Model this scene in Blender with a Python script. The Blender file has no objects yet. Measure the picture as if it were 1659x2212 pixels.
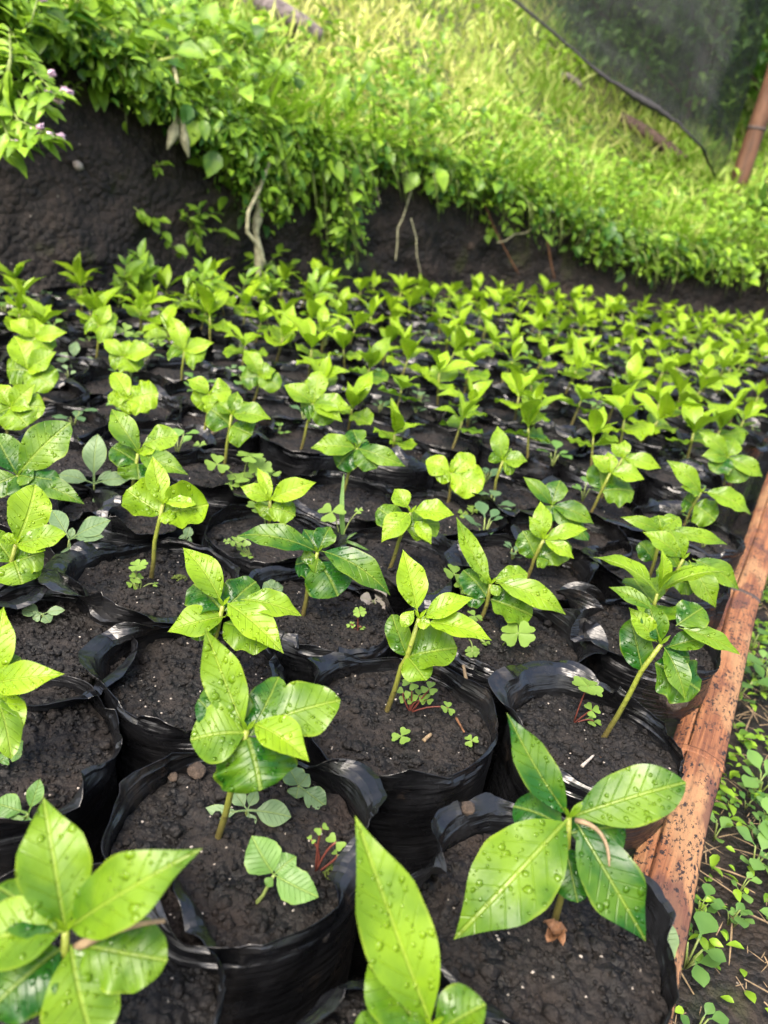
import bpy, math, random
import numpy as np
from mathutils import Vector, Matrix, noise

# ------------------------------------------------------------------ camera, sky, sun, exposure
SC = bpy.context.scene
COL = SC.collection
PI = math.pi
PW, PH, FPX = 1659.0, 2212.0, 1664.0        # picture units used for measured positions
PITCH, ROLL = math.radians(24), math.radians(10)
D = 0.12                                    # spacing of the bags (m)
ZB = 0.17                                   # height of the bag rims
CAM = Vector((0, 0, ZB + D / 0.39))
FW = Vector((0, math.cos(PITCH), -math.sin(PITCH)))
_r0 = Vector((1, 0, 0)); _u0 = _r0.cross(FW)
RT = _r0 * math.cos(ROLL) + _u0 * math.sin(ROLL)
UP = -_r0 * math.sin(ROLL) + _u0 * math.cos(ROLL)
cd = bpy.data.cameras.new('camera')
cam = bpy.data.objects.new('camera', cd); COL.objects.link(cam)
M = Matrix.Identity(4)
for i in range(3):
    M[i][0], M[i][1], M[i][2], M[i][3] = RT[i], UP[i], -FW[i], CAM[i]
cam.matrix_world = M
cd.sensor_fit = 'VERTICAL'; cd.sensor_height = 34.6; cd.lens = 34.6 * FPX / PH
cd.clip_start = 0.01; cd.clip_end = 500
cd.dof.use_dof = True; cd.dof.focus_distance = 0.50; cd.dof.aperture_fstop = cd.lens / 3.0
SC.camera = cam

w = bpy.data.worlds.new('World'); SC.world = w; w.use_nodes = True
nt = w.node_tree
sky = nt.nodes.new('ShaderNodeTexSky'); sky.sky_type = 'NISHITA'; sky.sun_disc = False
SUN_EL, SUN_AZ = math.radians(54), math.radians(205)      # azimuth from +Y towards +X
sky.sun_elevation = SUN_EL; sky.sun_rotation = SUN_AZ
sky.air_density = 1.0; sky.dust_density = 6.0; sky.ozone_density = 0.3
nt.links.new(sky.outputs[0], nt.nodes['Background'].inputs[0])
nt.nodes['Background'].inputs[1].default_value = 0.15
sd = bpy.data.lights.new('sun', 'SUN'); sd.energy = 1.3; sd.angle = math.radians(35); sd.color = (1, .96, .88)
so = bpy.data.objects.new('sun', sd); COL.objects.link(so)
sv = Vector((math.sin(SUN_AZ) * math.cos(SUN_EL), math.cos(SUN_AZ) * math.cos(SUN_EL), math.sin(SUN_EL)))
so.rotation_euler = sv.to_track_quat('Z', 'Y').to_euler(); so.location = (0, 0, 6)
SC.view_settings.view_transform = 'Standard'; SC.view_settings.look = 'None'
SC.view_settings.exposure = 1.58; SC.view_settings.gamma = 1
SC.render.engine = 'CYCLES'
try:
    SC.cycles.use_denoising = True
    SC.cycles.max_bounces = 8; SC.cycles.transparent_max_bounces = 12
except Exception:
    pass

# ------------------------------------------------------------------ helpers
def ray(x, y):
    return FW + RT * ((x - PW / 2) / FPX) + UP * ((PH / 2 - y) / FPX)
def at(x, y, z):                       # picture point on the level plane z
    d = ray(x, y); return CAM + d * ((z - CAM.z) / d.z)
def at_depth(x, y, zc):                # picture point at a distance along the view axis
    return CAM + ray(x, y) * zc
def depth(p): return (p - CAM).dot(FW)
def at_above(x, y, p):                 # picture point nearest to the plumb line through p
    d = ray(x, y); h = Vector((d.x, d.y, 0)); q = Vector((p.x - CAM.x, p.y - CAM.y, 0))
    return CAM + d * (q.dot(h) / h.dot(h))

def obj(name, verts, faces, mat, parent=None, smooth=True, uv=None, mats=None, midx=None, attr=None):
    me = bpy.data.meshes.new(name)
    if isinstance(verts, np.ndarray):
        n, k = len(verts), faces.shape[1]
        me.vertices.add(n); me.vertices.foreach_set('co', verts.astype(np.float32).ravel())
        me.loops.add(faces.size); me.loops.foreach_set('vertex_index', faces.astype(np.int32).ravel())
        me.polygons.add(len(faces)); me.polygons.foreach_set('loop_start', np.arange(0, faces.size, k, dtype=np.int32))
        me.update(calc_edges=True)
    else:
        me.from_pydata([tuple(v) for v in verts], [], faces); me.update()
    if uv is not None:
        ul = me.uv_layers.new(name='UVMap')
        li = np.empty(len(me.loops), np.int32); me.loops.foreach_get('vertex_index', li)
        ul.data.foreach_set('uv', np.asarray(uv, np.float32)[li].ravel())
    if attr is not None:
        a = me.attributes.new('tone', 'FLOAT', 'POINT'); a.data.foreach_set('value', np.asarray(attr, np.float32))
    for m in (mats or [mat]): me.materials.append(m)
    if midx is not None: me.polygons.foreach_set('material_index', np.asarray(midx, np.int32))
    me.polygons.foreach_set('use_smooth', np.full(len(me.polygons), smooth))
    o = bpy.data.objects.new(name, me); COL.objects.link(o)
    if parent is not None: o.parent = parent
    return o
def tag(o, label, cat, group=None):
    o['label'] = label; o['category'] = cat
    if group: o['group'] = group
    return o
def thing(name, label, cat, loc=(0, 0, 0), group=None):
    o = bpy.data.objects.new(name, None); COL.objects.link(o); o.location = loc
    o.empty_display_size = 0.02
    return tag(o, label, cat, group)
def kind(o, k): o['kind'] = k; return o
def dup(root, loc, rz=0.0, sc=1.0, label=None, group=None, tone=None):
    r = root.copy(); COL.objects.link(r); r.location = loc; r.rotation_euler = (0, 0, rz); r.scale = (sc,) * 3
    if label: r['label'] = label
    if group: r['group'] = group
    for ch in root.children:
        c = ch.copy(); COL.objects.link(c); c.parent = r
        if tone is not None: c.color = (max(0, min(1, ch.color[0] + tone)), ch.color[1], ch.color[2], 1)
    return r

def tube(pts, rad, n=7):
    V, F = [], []
    pts = [Vector(p) for p in pts]
    for i, p in enumerate(pts):
        t = (pts[min(i + 1, len(pts) - 1)] - pts[max(i - 1, 0)]).normalized()
        a = t.cross(Vector((0.31, 0.95, 0.05))).normalized(); b = t.cross(a)
        r = rad[i] if hasattr(rad, '__len__') else rad
        for k in range(n):
            q = 2 * PI * k / n; V.append(p + (a * math.cos(q) + b * math.sin(q)) * r)
    for i in range(len(pts) - 1):
        for k in range(n):
            F.append((i * n + k, i * n + (k + 1) % n, (i + 1) * n + (k + 1) % n, (i + 1) * n + k))
    F.append(tuple(range(n))[::-1]); F.append(tuple(range((len(pts) - 1) * n, len(pts) * n)))
    return V, F
def merge(*vf):
    V, F = [], []
    for v, f in vf:
        o = len(V); V += list(v); F += [tuple(i + o for i in q) for q in f]
    return V, F
def curve3(a, b, sag, n=7):
    a, b, s = Vector(a), Vector(b), Vector(sag)
    return [a.lerp(b, t / n) + s * (4 * (t / n) * (1 - t / n)) for t in range(n + 1)]

# ------------------------------------------------------------------ materials
class N:
    def __init__(s, name):
        s.m = bpy.data.materials.new(name); s.m.use_nodes = True; s.t = s.m.node_tree
        s.b = s.t.nodes['Principled BSDF']; s.out = s.t.nodes['Material Output']
    def n(s, kind_, **k):
        q = s.t.nodes.new('ShaderNode' + kind_)
        for a, v in k.items(): setattr(q, a, v)
        return q
    def l(s, a, b): s.t.links.new(a, b)
    def val(s, x, sock):
        if hasattr(x, 'is_output'): s.l(x, sock)
        else: sock.default_value = x
    def math(s, op, a, b=0.0, c=None, clamp=False):
        q = s.n('Math', operation=op, use_clamp=clamp); s.val(a, q.inputs[0]); s.val(b, q.inputs[1])
        if c is not None: s.val(c, q.inputs[2])
        return q.outputs[0]
    def ramp(s, x, lo, hi, a=0.0, b=1.0):
        q = s.n('MapRange', interpolation_type='SMOOTHSTEP'); s.val(x, q.inputs[0])
        for i, v in enumerate((lo, hi, a, b)): s.val(v, q.inputs[i + 1])
        return q.outputs[0]
    def noise(s, co, scale, detail=4, rough=.55):
        q = s.n('TexNoise'); q.inputs['Scale'].default_value = scale; q.inputs['Detail'].default_value = detail
        q.inputs['Roughness'].default_value = rough
        if co is not None: s.l(co, q.inputs['Vector'])
        return q.outputs[0]
    def mix(s, f, a, b, mode='MIX'):
        q = s.n('Mix', data_type='RGBA', blend_type=mode); s.val(f, q.inputs[0])
        for v, i in ((a, 6), (b, 7)):
            if hasattr(v, 'is_output'): s.l(v, q.inputs[i])
            else: q.inputs[i].default_value = (*v, 1)
        return q.outputs[2]
    def bump(s, h, dist, strength=1.0, prev=None):
        q = s.n('Bump'); q.inputs['Strength'].default_value = strength; q.inputs['Distance'].default_value = dist
        s.l(h, q.inputs['Height'])
        if prev is not None: s.l(prev, q.inputs['Normal'])
        return q.outputs[0]
    def pos(s): return s.n('NewGeometry').outputs['Position']
    def oco(s): return s.n('TexCoord').outputs['Object']
    def scale(s, co, v):
        q = s.n('VectorMath', operation='MULTIPLY'); s.l(co, q.inputs[0]); q.inputs[1].default_value = v
        return q.outputs[0]
    def set(s, **k):
        for a, v in k.items():
            q = s.b.inputs[a.replace('_', ' ')]
            if hasattr(v, 'is_output'): s.l(v, q)
            elif isinstance(v, tuple): q.default_value = (*v, 1) if len(v) == 3 else v
            else: q.default_value = v
        return s.m

def leaf_material(name, cold, cnew, trans=.30, drops=True, rough=.3, veins=True, tcol=None, attr=False):
    s = N(name)
    if attr:
        t = s.n('Attribute', attribute_name='tone').outputs['Fac']
    else:
        oi = s.n('ObjectInfo'); sp = s.n('SeparateColor'); s.l(oi.outputs['Color'], sp.inputs[0]); t = sp.outputs[0]
    co = s.oco()
    nz = s.noise(co, 45, 3)
    t2 = s.math('ADD', t, s.ramp(nz, .28, .72, -.24, .20), clamp=True)
    c = s.mix(t2, cold, cnew)
    hgt = s.math('MULTIPLY', s.noise(co, 160, 3), .5)
    if veins:
        uv = s.n('SeparateXYZ'); s.l(s.n('TexCoord').outputs['UV'], uv.inputs[0])
        u = uv.outputs[0]; av = s.math('ABSOLUTE', s.math('SUBTRACT', uv.outputs[1], .5))
        rib = s.ramp(av, .012, .04, 1, 0)
        ph = s.math('MULTIPLY', s.math('SUBTRACT', u, s.math('MULTIPLY', av, .45)), 8.5)
        fr = s.math('ABSOLUTE', s.math('SUBTRACT', s.math('FRACT', ph), .5))
        lat = s.math('MULTIPLY', s.ramp(fr, .40, .5, 0, 1), s.ramp(av, .46, .3, 0, 1))
        c = s.mix(s.ramp(av, .44, .49, 0, .4), c, s.mix(.6, c, (.34, .42, .03)))
        c = s.mix(s.math('MULTIPLY', rib, .42), c, s.mix(.6, c, (.38, .46, .07)))
        c = s.mix(s.math('MULTIPLY', lat, .08), c, s.mix(.5, c, (.30, .40, .05)))
        hgt = s.math('SUBTRACT', hgt, s.math('MULTIPLY', lat, .35))
        hgt = s.math('SUBTRACT', hgt, s.math('MULTIPLY', rib, .7))
        # a few brown specks
        vo = s.n('TexVoronoi'); vo.inputs['Scale'].default_value = 90; s.l(co, vo.inputs['Vector'])
        sc_ = s.n('SeparateColor'); s.l(vo.outputs['Color'], sc_.inputs[0])
        spk = s.math('MULTIPLY', s.ramp(vo.outputs['Distance'], .10, .2, 1, 0), s.math('GREATER_THAN', sc_.outputs[1], .945))
        c = s.mix(s.math('MULTIPLY', spk, .8), c, (.03, .02, .01))
    nrm = s.bump(hgt, .0008, .8)
    rg = s.ramp(s.noise(co, 60, 2), .35, .65, rough - .12, rough + .10)
    if drops:
        wob = s.n('VectorMath', operation='ADD'); s.l(co, wob.inputs[0])
        nq = s.n('TexNoise'); nq.inputs['Scale'].default_value = 300; s.l(co, nq.inputs['Vector'])
        sm = s.n('VectorMath', operation='SCALE'); s.l(nq.outputs['Color'], sm.inputs[0]); sm.inputs[3].default_value = .0018
        s.l(sm.outputs[0], wob.inputs[1])
        drop = None
        for scl, thr in ((230, .66), (430, .64)):
            v = s.n('TexVoronoi'); v.inputs['Scale'].default_value = scl; s.l(s.scale(wob.outputs[0], (1, 1, .4)), v.inputs['Vector'])
            sc2 = s.n('SeparateColor'); s.l(v.outputs['Color'], sc2.inputs[0])
            on = s.math('GREATER_THAN', sc2.outputs[0], thr)
            rr = s.math('MULTIPLY', s.math('ADD', sc2.outputs[2], .35), .36)
            q = s.math('DIVIDE', v.outputs['Distance'], rr)
            dm = s.math('SQRT', s.math('MAXIMUM', s.math('SUBTRACT', 1.0, s.math('MULTIPLY', q, q)), 0))
            dm = s.math('MULTIPLY', dm, on); dm = s.math('MULTIPLY', dm, 230.0 / scl)
            drop = dm if drop is None else s.math('MAXIMUM', drop, dm)
        nrm = s.bump(drop, .0016, .9, nrm)
        wet = s.ramp(drop, .0, .15)
        rg = s.math('MULTIPLY', rg, s.math('SUBTRACT', 1.0, s.math('MULTIPLY', wet, .85)))
    s.set(Base_Color=c, Roughness=rg, Normal=nrm, Specular_IOR_Level=.38)
    tr = s.n('BsdfTranslucent'); s.l(s.mix(.55, c, tcol or (.25, .50, .02)), tr.inputs[0]); s.l(nrm, tr.inputs[1])
    mx = s.n('MixShader'); mx.inputs[0].default_value = trans
    s.l(s.b.outputs[0], mx.inputs[1]); s.l(tr.outputs[0], mx.inputs[2]); s.l(mx.outputs[0], s.out.inputs[0])
    return s.m

M_LEAF = leaf_material('seedling_leaf', (.011, .074, .006), (.245, .395, .012))
M_WEED = leaf_material('weed_leaf', (.045, .13, .026), (.16, .30, .065), drops=False, rough=.45, tcol=(.3, .5, .08))
M_GREY = leaf_material('greyish_weed_leaf', (.075, .15, .06), (.20, .30, .14), drops=False, rough=.5, tcol=(.25, .4, .12))
M_PINK = leaf_material('pinkish_weed_leaf', (.30, .26, .24), (.34, .33, .25), drops=False, rough=.5, tcol=(.4, .3, .25))
M_MASS = leaf_material('bank_leaf', (.030, .105, .010), (.31, .51, .035), drops=False, rough=.46, veins=False, attr=True, tcol=(.28, .5, .03))
M_GRASS = leaf_material('grass_blade', (.22, .42, .030), (.68, .66, .24), drops=False, rough=.5, veins=False, attr=True, tcol=(.45, .6, .06))
M_FAR = leaf_material('far_leaf', (.04, .12, .02), (.20, .34, .06), drops=False, rough=.5, veins=False, attr=True, tcol=(.12, .25, .03))

def plain(name, col, rough=.6, var=.3, scale=60, bump=0.0, bscale=200, coord='o', spec=.4, stretch=None):
    s = N(name); co = s.oco() if coord == 'o' else s.pos()
    if stretch: co = s.scale(co, stretch)
    n1 = s.noise(co, scale, 4)
    c = s.mix(s.ramp(n1, .25, .75), tuple(x * (1 - var) for x in col), tuple(min(1, x * (1 + var)) for x in col))
    k = dict(Base_Color=c, Roughness=rough, Specular_IOR_Level=spec)
    if bump: k['Normal'] = s.bump(s.noise(co, bscale, 5), bump)
    return s.set(**k)

def soil_material(name, dark, light, sc=1.0, moss=.0):
    s = N(name); co = s.pos()
    a = s.noise(co, 55 * sc, 6, .65); b = s.noise(co, 420 * sc, 3, .6); g = s.noise(co, 14 * sc, 3)
    c = s.mix(s.ramp(a, .35, .72), dark, light)
    c = s.mix(s.ramp(b, .58, .72, 0, .55), c, tuple(x * 1.9 for x in light))
    c = s.mix(s.ramp(g, .55, .75, 0, .5), c, (light[0] * 1.2, light[1] * .95, light[2] * .8))
    v = s.n('TexVoronoi'); v.inputs['Scale'].default_value = 330 * sc; s.l(co, v.inputs['Vector'])
    sp = s.n('SeparateColor'); s.l(v.outputs['Color'], sp.inputs[0])
    pk = s.math('MULTIPLY', s.ramp(v.outputs['Distance'], .16, .26, 1, 0), s.math('GREATER_THAN', sp.outputs[0], .975))
    c = s.mix(s.math('MULTIPLY', pk, .8), c, (.26, .24, .21))
    rnd = s.n('ObjectInfo').outputs['Random']; c = s.mix(s.math('MULTIPLY', rnd, .28), c, s.mix(1.0, c, (1.5, 1.25, 1.05), 'MULTIPLY'))
    if moss:
        mm = s.ramp(s.noise(co, 22 * sc, 4), .56, .70, 0, moss); c = s.mix(mm, c, (.045, .055, .012))
    h = s.math('ADD', s.math('MULTIPLY', a, .6), s.math('MULTIPLY', b, .5))
    v2 = s.n('TexVoronoi'); v2.inputs['Scale'].default_value = 210 * sc; s.l(co, v2.inputs['Vector'])
    h = s.math('SUBTRACT', h, s.math('MULTIPLY', v2.outputs['Distance'], .7))
    return s.set(Base_Color=c, Roughness=s.ramp(a, .3, .7, .55, .9), Normal=s.bump(h, .004 / sc, .9), Specular_IOR_Level=.35)
M_SOIL = soil_material('wet_potting_soil', (.0022, .0020, .0020), (.0185, .0155, .0142))
M_GROUND = soil_material('bare_ground_soil', (.005, .0043, .004), (.028, .022, .018), .7, .35)
M_WALL = soil_material('bank_soil', (.009, .008, .0073), (.042, .034, .029), .35, .6)
M_STONE = plain('pale_grit', (.34, .30, .26), .8, .4, 500)
M_CLOD = plain('brown_clod', (.06, .043, .032), .9, .45, 160, .003, 300)

s = N('black_polythene')
co = s.pos()
rid = s.n('TexNoise', noise_type='RIDGED_MULTIFRACTAL'); rid.inputs['Scale'].default_value = 30; rid.inputs['Detail'].default_value = 2
s.l(co, rid.inputs['Vector'])
st = s.noise(s.scale(co, (14, 14, 190)), 1.6, 3)
st2 = s.noise(s.scale(co, (30, 30, 30)), 1.0, 3)
h = s.math('ADD', s.math('MULTIPLY', rid.outputs[0], .35), s.math('MULTIPLY', st, .30))
h = s.math('ADD', h, st2)
film = s.ramp(s.noise(co, 24, 5, .6), .45, .68)
c = s.mix(s.math('MULTIPLY', film, .55), (.0042, .0044, .0052), (.020, .021, .024))
mud = s.math('MULTIPLY', s.ramp(s.noise(co, 17, 6, .7), .56, .66), s.ramp(s.noise(co, 190, 3), .40, .58))
c = s.mix(s.math('MULTIPLY', mud, .7), c, (.028, .022, .018))
M_BAG = s.set(Base_Color=c, Roughness=s.ramp(s.noise(co, 38, 3), .3, .7, .17, .40), Normal=s.bump(h, .0055, .85), Specular_IOR_Level=.65)

s = N('seedling_stem'); co = s.oco()
sx = s.n('SeparateXYZ'); s.l(co, sx.inputs[0])
n1 = s.noise(co, 350, 3)
c = s.mix(s.ramp(sx.outputs[2], 0, .05), (.085, .07, .02), (.20, .24, .03))
c = s.mix(s.ramp(n1, .6, .7, 0, .7), c, (.03, .02, .01))
M_STEM = s.set(Base_Color=c, Roughness=.45, Normal=s.bump(n1, .0008))
M_WSTEM = plain('weed_stem', (.17, .22, .06), .5)
M_RSTEM = plain('red_weed_stem', (.13, .035, .025), .5)
M_DRY = plain('dry_straw', (.21, .15, .085), .7, .35, 200)
M_BROWN = plain('dead_brown_leaf', (.13, .06, .027), .6, .5, 200, .002)
M_VINE = plain('dried_vine', (.34, .33, .20), .7, .35, 90, .004, 120)

s = N('split_bamboo'); co = s.oco()
g = s.noise(s.scale(co, (1, 45, 45)), 9, 5, .6)
big = s.noise(s.scale(co, (1, 3, 3)), 9, 4)
c = s.mix(s.ramp(g, .3, .7), (.13, .046, .022), (.33, .138, .056))
c = s.mix(s.ramp(big, .46, .58, 0, .5), c, (.42, .255, .12))
c = s.mix(s.ramp(s.noise(s.scale(co, (1, 2, 2)), 16, 4), .54, .62, 0, .75), c, (.09, .036, .027))
spk = s.noise(s.scale(co, (1, 1.6, 1.6)), 230, 4, .7)
msk = s.ramp(s.noise(co, 26, 2), .38, .50)
c = s.mix(s.math('MULTIPLY', s.ramp(spk, .535, .58), msk), c, (.018, .012, .012))
c = s.mix(s.ramp(s.noise(co, 600, 2), .66, .74, 0, .5), c, (.06, .03, .02))
M_BAMB = s.set(Base_Color=c, Roughness=.6, Normal=s.bump(s.math('ADD', g, s.math('MULTIPLY', spk, .6)), .0016, .8))
M_NODE = plain('bamboo_node', (.06, .045, .04), .7, .5, 300, .002)
M_POST = plain('weathered_bamboo_post', (.105, .052, .030), .55, .5, 40, .004, 120, stretch=(1, 1, .2))
M_BARK = plain('weathered_bark', (.115, .075, .06), .85, .5, 60, .012, 90, stretch=(1, 1, 1))
M_GBARK = plain('grey_bark', (.20, .165, .16), .85, .4, 50, .012, 90)
M_FLOW = plain('pink_floret', (.82, .58, .72), .6, .2, 300)
M_MOSS = plain('moss', (.07, .10, .012), .9, .4, 600, .002, 900)

# shade cloth: threads with holes between them
s = N('black_shade_cloth'); co = s.oco()
uvn = s.n('TexCoord').outputs['UV']; fold = s.noise(s.scale(uvn, (2.2, 16, 1)), 1, 4)
strk = s.noise(s.scale(co, (70, 2.0, 2.0)), 2, 2)
op = s.math('ADD', s.ramp(fold, .44, .64, .46, .78), s.ramp(strk, .35, .65, -.10, .12), clamp=True)
s.set(Base_Color=(.018, .022, .021), Roughness=.7, Specular_IOR_Level=.15)
tp = s.n('BsdfTransparent'); mx = s.n('MixShader'); s.l(op, mx.inputs[0]); s.l(tp.outputs[0], mx.inputs[1])
s.l(s.b.outputs[0], mx.inputs[2]); s.l(mx.outputs[0], s.out.inputs[0]); M_NET = s.m
M_HEM = plain('shade_cloth_hem', (.018, .018, .020), .7, .3, 40)

s = N('hillside_earth'); co = s.pos()
c = s.mix(s.ramp(s.noise(co, 3, 5), .35, .65), (.05, .075, .014), (.11, .12, .03))
c = s.mix(s.ramp(s.noise(co, 1.7, 4), .58, .72, 0, .8), c, (.17, .115, .06))
M_HILL = s.set(Base_Color=c, Roughness=.95, Normal=s.bump(s.noise(co, 30, 5), .03))

# ------------------------------------------------------------------ leaves
def halfw(u, k):
    if k == 'e':                                   # elliptic with a drawn-out tip
        x = max(0, (u - .05) / .95); q = math.sin(PI * min(1, x) ** .88) ** .9
        return max(.035 if u < .12 else 0, q * (1 - .5 * max(0, min(1, (x - .62) / .38)) ** 1.2))
    if k == 'b':                                   # blunt
        x = max(0, (u - .05) / .95); return max(.035 if u < .12 else 0, math.sin(PI * min(1, x) ** 1.18) ** .72)
    if k == 'r':                                   # round seed leaf
        x = max(0, (u - .03) / .97); return max(.03 if u < .1 else 0, (1 - abs(2 * min(1, x) - 1) ** 2.3) ** .62)
    if k == 's':                                   # spoon shaped weed leaf
        x = max(0, (u - .22) / .78); return max(.10, math.sin(PI * min(1, x) ** .95) ** .8 if u < .999 else 0) if u < .985 else .03
    if k == 't':                                   # toothed ovate leaf
        x = max(0, (u - .08) / .92); return max(.03, (math.sin(PI * min(1, x) ** .8) ** .9) * (1 + .07 * (((x * 9) % 1) - .5)))
    if k == 'g':                                   # grass-like
        return .25 + .75 * math.sin(PI * min(1, u * .95 + .05) ** .7) if u < .99 else .02
    return math.sin(PI * u)
def leaf_data(L, W, k='e', bend=.5, keel=.12, cup=0.0, wave=.03, rng=random, nu=18, nv=8, tw=0.0):
    """A leaf along +X from the origin to its tip at (L,0,0), upper face towards +Z."""
    cx, cz = [0.0], [0.0]; a0 = bend * .5
    for i in range(nu):
        a = a0 - bend * (i + .5) / nu
        cx.append(cx[-1] + math.cos(a)); cz.append(cz[-1] + math.sin(a))
    sc = L / math.hypot(cx[-1], cz[-1]); rot = math.atan2(cz[-1], cx[-1]); cr, sr = math.cos(-rot), math.sin(-rot)
    p1, p2, p3 = (rng.random() * 6.28 for _ in range(3)); f1 = rng.uniform(1.6, 3.2); skew = rng.uniform(-.03, .03)
    V, UV = [], []
    for i in range(nu + 1):
        u = i / nu; X = (cx[i] * cr - cz[i] * sr) * sc; Z = (cx[i] * sr + cz[i] * cr) * sc
        hw = halfw(u, k) * W * .5; t = tw * (u - .3)
        for j in range(nv + 1):
            v = 2 * j / nv - 1; y = v * hw
            edge = abs(v) ** 2
            ww = 1 + (.04 * math.sin(f1 * 2.2 * PI * u + p3 + v) if k in 'rb' else .015 * math.sin(f1 * 3 * PI * u + p3))
            z = keel * abs(y) + cup * y * y / max(W, 1e-6) * 4 + wave * W * edge * math.sin(f1 * 2 * PI * u + (p1 if v < 0 else p2)) * min(1, hw / (W * .25 + 1e-9))
            z += .0042 * W * math.cos(2 * PI * (u - .45 * abs(v) * .5) * 8.5) * (1 - edge) * (hw / (W * .5)) if k in 'erb' else 0
            y2 = y * ww + skew * L * math.sin(PI * u)
            V.append((X, y2 * math.cos(t) - z * math.sin(t), Z + y2 * math.sin(t) + z * math.cos(t))); UV.append((u, .5 + v * .5 * min(1, halfw(u, k) + .02)))
    F = []
    for i in range(nu):
        for j in range(nv):
            a = i * (nv + 1) + j; F.append((a, a + nv + 1, a + nv + 2, a + 1))
    return V, F, UV
def frame(x, pref, roll=0.0):
    x = x.normalized(); z = pref - x * pref.dot(x)
    if z.length < 1e-4: z = Vector((0, 1, .3)) - x * x.dot(Vector((0, 1, .3)))
    z.normalize(); y = z.cross(x)
    z2 = z * math.cos(roll) + y * math.sin(roll); y = z2.cross(x)
    return Matrix(((x.x, y.x, z2.x, 0), (x.y, y.y, z2.y, 0), (x.z, y.z, z2.z, 0), (0, 0, 0, 1)))
def put_leaf(name, parent, origin, base, tip, W, k, mat, tone, rng, facing=.55, roll=0.0, bend=.5, keel=.12, cup=0.0, wave=.03, nu=18, nv=8, tw=0.0, label=None):
    d = tip - base; L = d.length
    view = (CAM - base).normalized()
    m = frame(d, Vector((0, 0, 1)) * (1 - facing) + view * facing, roll)
    y = Vector((m[0][1], m[1][1], m[2][1])); vis = math.sqrt(max(.2, 1 - y.dot(view) ** 2))
    V, F, UV = leaf_data(L, W / max(.65, vis), k, bend, keel, cup, wave, rng, nu, nv, tw)
    o = obj(name, V, F, mat, parent, uv=UV)
    o.matrix_local = Matrix.Translation(base - origin) @ m
    o.color = (max(0, min(1, tone)), 0, 0, 1)
    if label: o['label'] = label
    return o

ZS = ZB - .012                                       # soil level in the bags
G_SEED = 'coffee seedlings in the nursery bed'
SEED_AT = []                                         # (x, y) of every seedling built
def hero(label, base, node, tone, leaves, low=None, cat='seedling', group=G_SEED, mat=None, stem=True, rs=.0017, name='coffee_seedling', nu=18, nv=8):
    rng = random.Random(hash(base) % 9999)
    B = at(base[0], base[1], ZS); Nn = at_above(node[0], node[1], B)
    zc = depth(Nn); px = zc / FPX
    t = thing(name, label, cat, B, group)
    if name == 'coffee_seedling': SEED_AT.append((B.x, B.y))
    low3 = at_above(low[0], low[1], B) if low else B.lerp(Nn, .72)
    if stem:
        mid = B.lerp(Nn, .5) + RT * rng.uniform(-.002, .002)
        pts = [B - Vector((0, 0, .008)) - B, B - B, B.lerp(mid, .5) - B + RT * .0006, mid - B, low3 - B if low else mid.lerp(Nn, .5) - B, Nn - B]
        V, F = tube(pts, [rs * 1.15, rs * 1.1, rs, rs * .95, rs * .95, rs * .8], 9)
        obj('stem', V, F, M_STEM if mat is None else M_WSTEM, t)
    for lf in leaves:
        tx, ty, wpx, k = lf[:4]; o = lf[4] if len(lf) > 4 else {}
        b = o.get('b'); bb = at_above(b[0], b[1], Nn) if b else (low3 if k == 'r' and low else Nn)
        lat = math.hypot(tx - node[0], ty - node[1])
        ex = ray(node[0], node[1]); zb = depth(bb)
        dirx, diry = tx - (b or node)[0], (b or node)[1] - ty
        l = math.hypot(dirx, diry) * px
        dz = o.get('dz', .30 if diry > .35 * abs(dirx) else (-.40 if diry < -.2 * abs(dirx) else -.05)) * l
        T = at_depth(tx, ty, zb + dz)
        tn = tone + o.get('t', -.30 if k == 'r' else rng.uniform(-.05, .05))
        put_leaf('cotyledon' if k == 'r' and mat is None else 'leaf', t, B, bb, T, wpx * px * (.94 if k == 'e' else 1), k, mat or M_LEAF, tn, rng,
                 facing=o.get('f', .6), roll=o.get('roll', rng.uniform(-.15, .15)), bend=o.get('bend', .85 if k == 'e' else .5) * 1.15,
                 keel=o.get('keel', .24 if k == 'e' else .10), cup=o.get('cup', -.12 if k == 'r' else 0), wave=o.get('wave', .085 if k == 'r' else .05),
                 nu=nu, nv=nv, tw=o.get('tw', rng.uniform(-.35, .35)), label=o.get('label'))
    # growing tip
    if mat is None:
        for sgn in (-1, 1):
            T = Nn + RT * sgn * .004 + Vector((0, 0, .007))
            put_leaf('bud', t, B, Nn, T, .0022, 'e', M_LEAF, tone + .3, rng, nu=5, nv=2)
    return t

hero('blurred bright green seedling filling the bottom left corner, a dry twig lying across it', (118, 2235), (142, 2012), .40, [
    (94, 1722, 160, 'e', dict(dz=.28, t=.0)), (437, 1833, 150, 'e', dict(b=(148, 2008), dz=-.1)), (-90, 2052, 150, 'e', dict(dz=-.15, t=.12)),
    (205, 2262, 160, 'b', dict(b=(152, 2040), dz=-.35, f=.7)), (362, 2075, 150, 'r', dict(b=(170, 2040), t=-.12)),
    (-25, 2185, 150, 'r', dict(b=(130, 2050), t=-.28)), (-10, 1915, 120, 'r', dict(b=(120, 2010), t=-.2, dz=.4))], nu=22, nv=10)
hero('blurred yellow green seedling at the bottom edge with one tall pointed leaf standing up', (912, 2345), (930, 2222), .50, [
    (767, 1762, 168, 'e', dict(dz=.12, f=.9, bend=.35, b=(935, 2222))), (795, 2083, 130, 'b', dict(dz=.1, t=-.15, b=(925, 2240), wave=.05)),
    (1050, 2170, 120, 'b', dict(dz=-.1, t=-.15, b=(935, 2235), keel=.3)), (920, 2300, 120, 'r', dict(dz=-.4)), (760, 2240, 120, 'r', dict(dz=-.2))], nu=22, nv=10)
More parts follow.
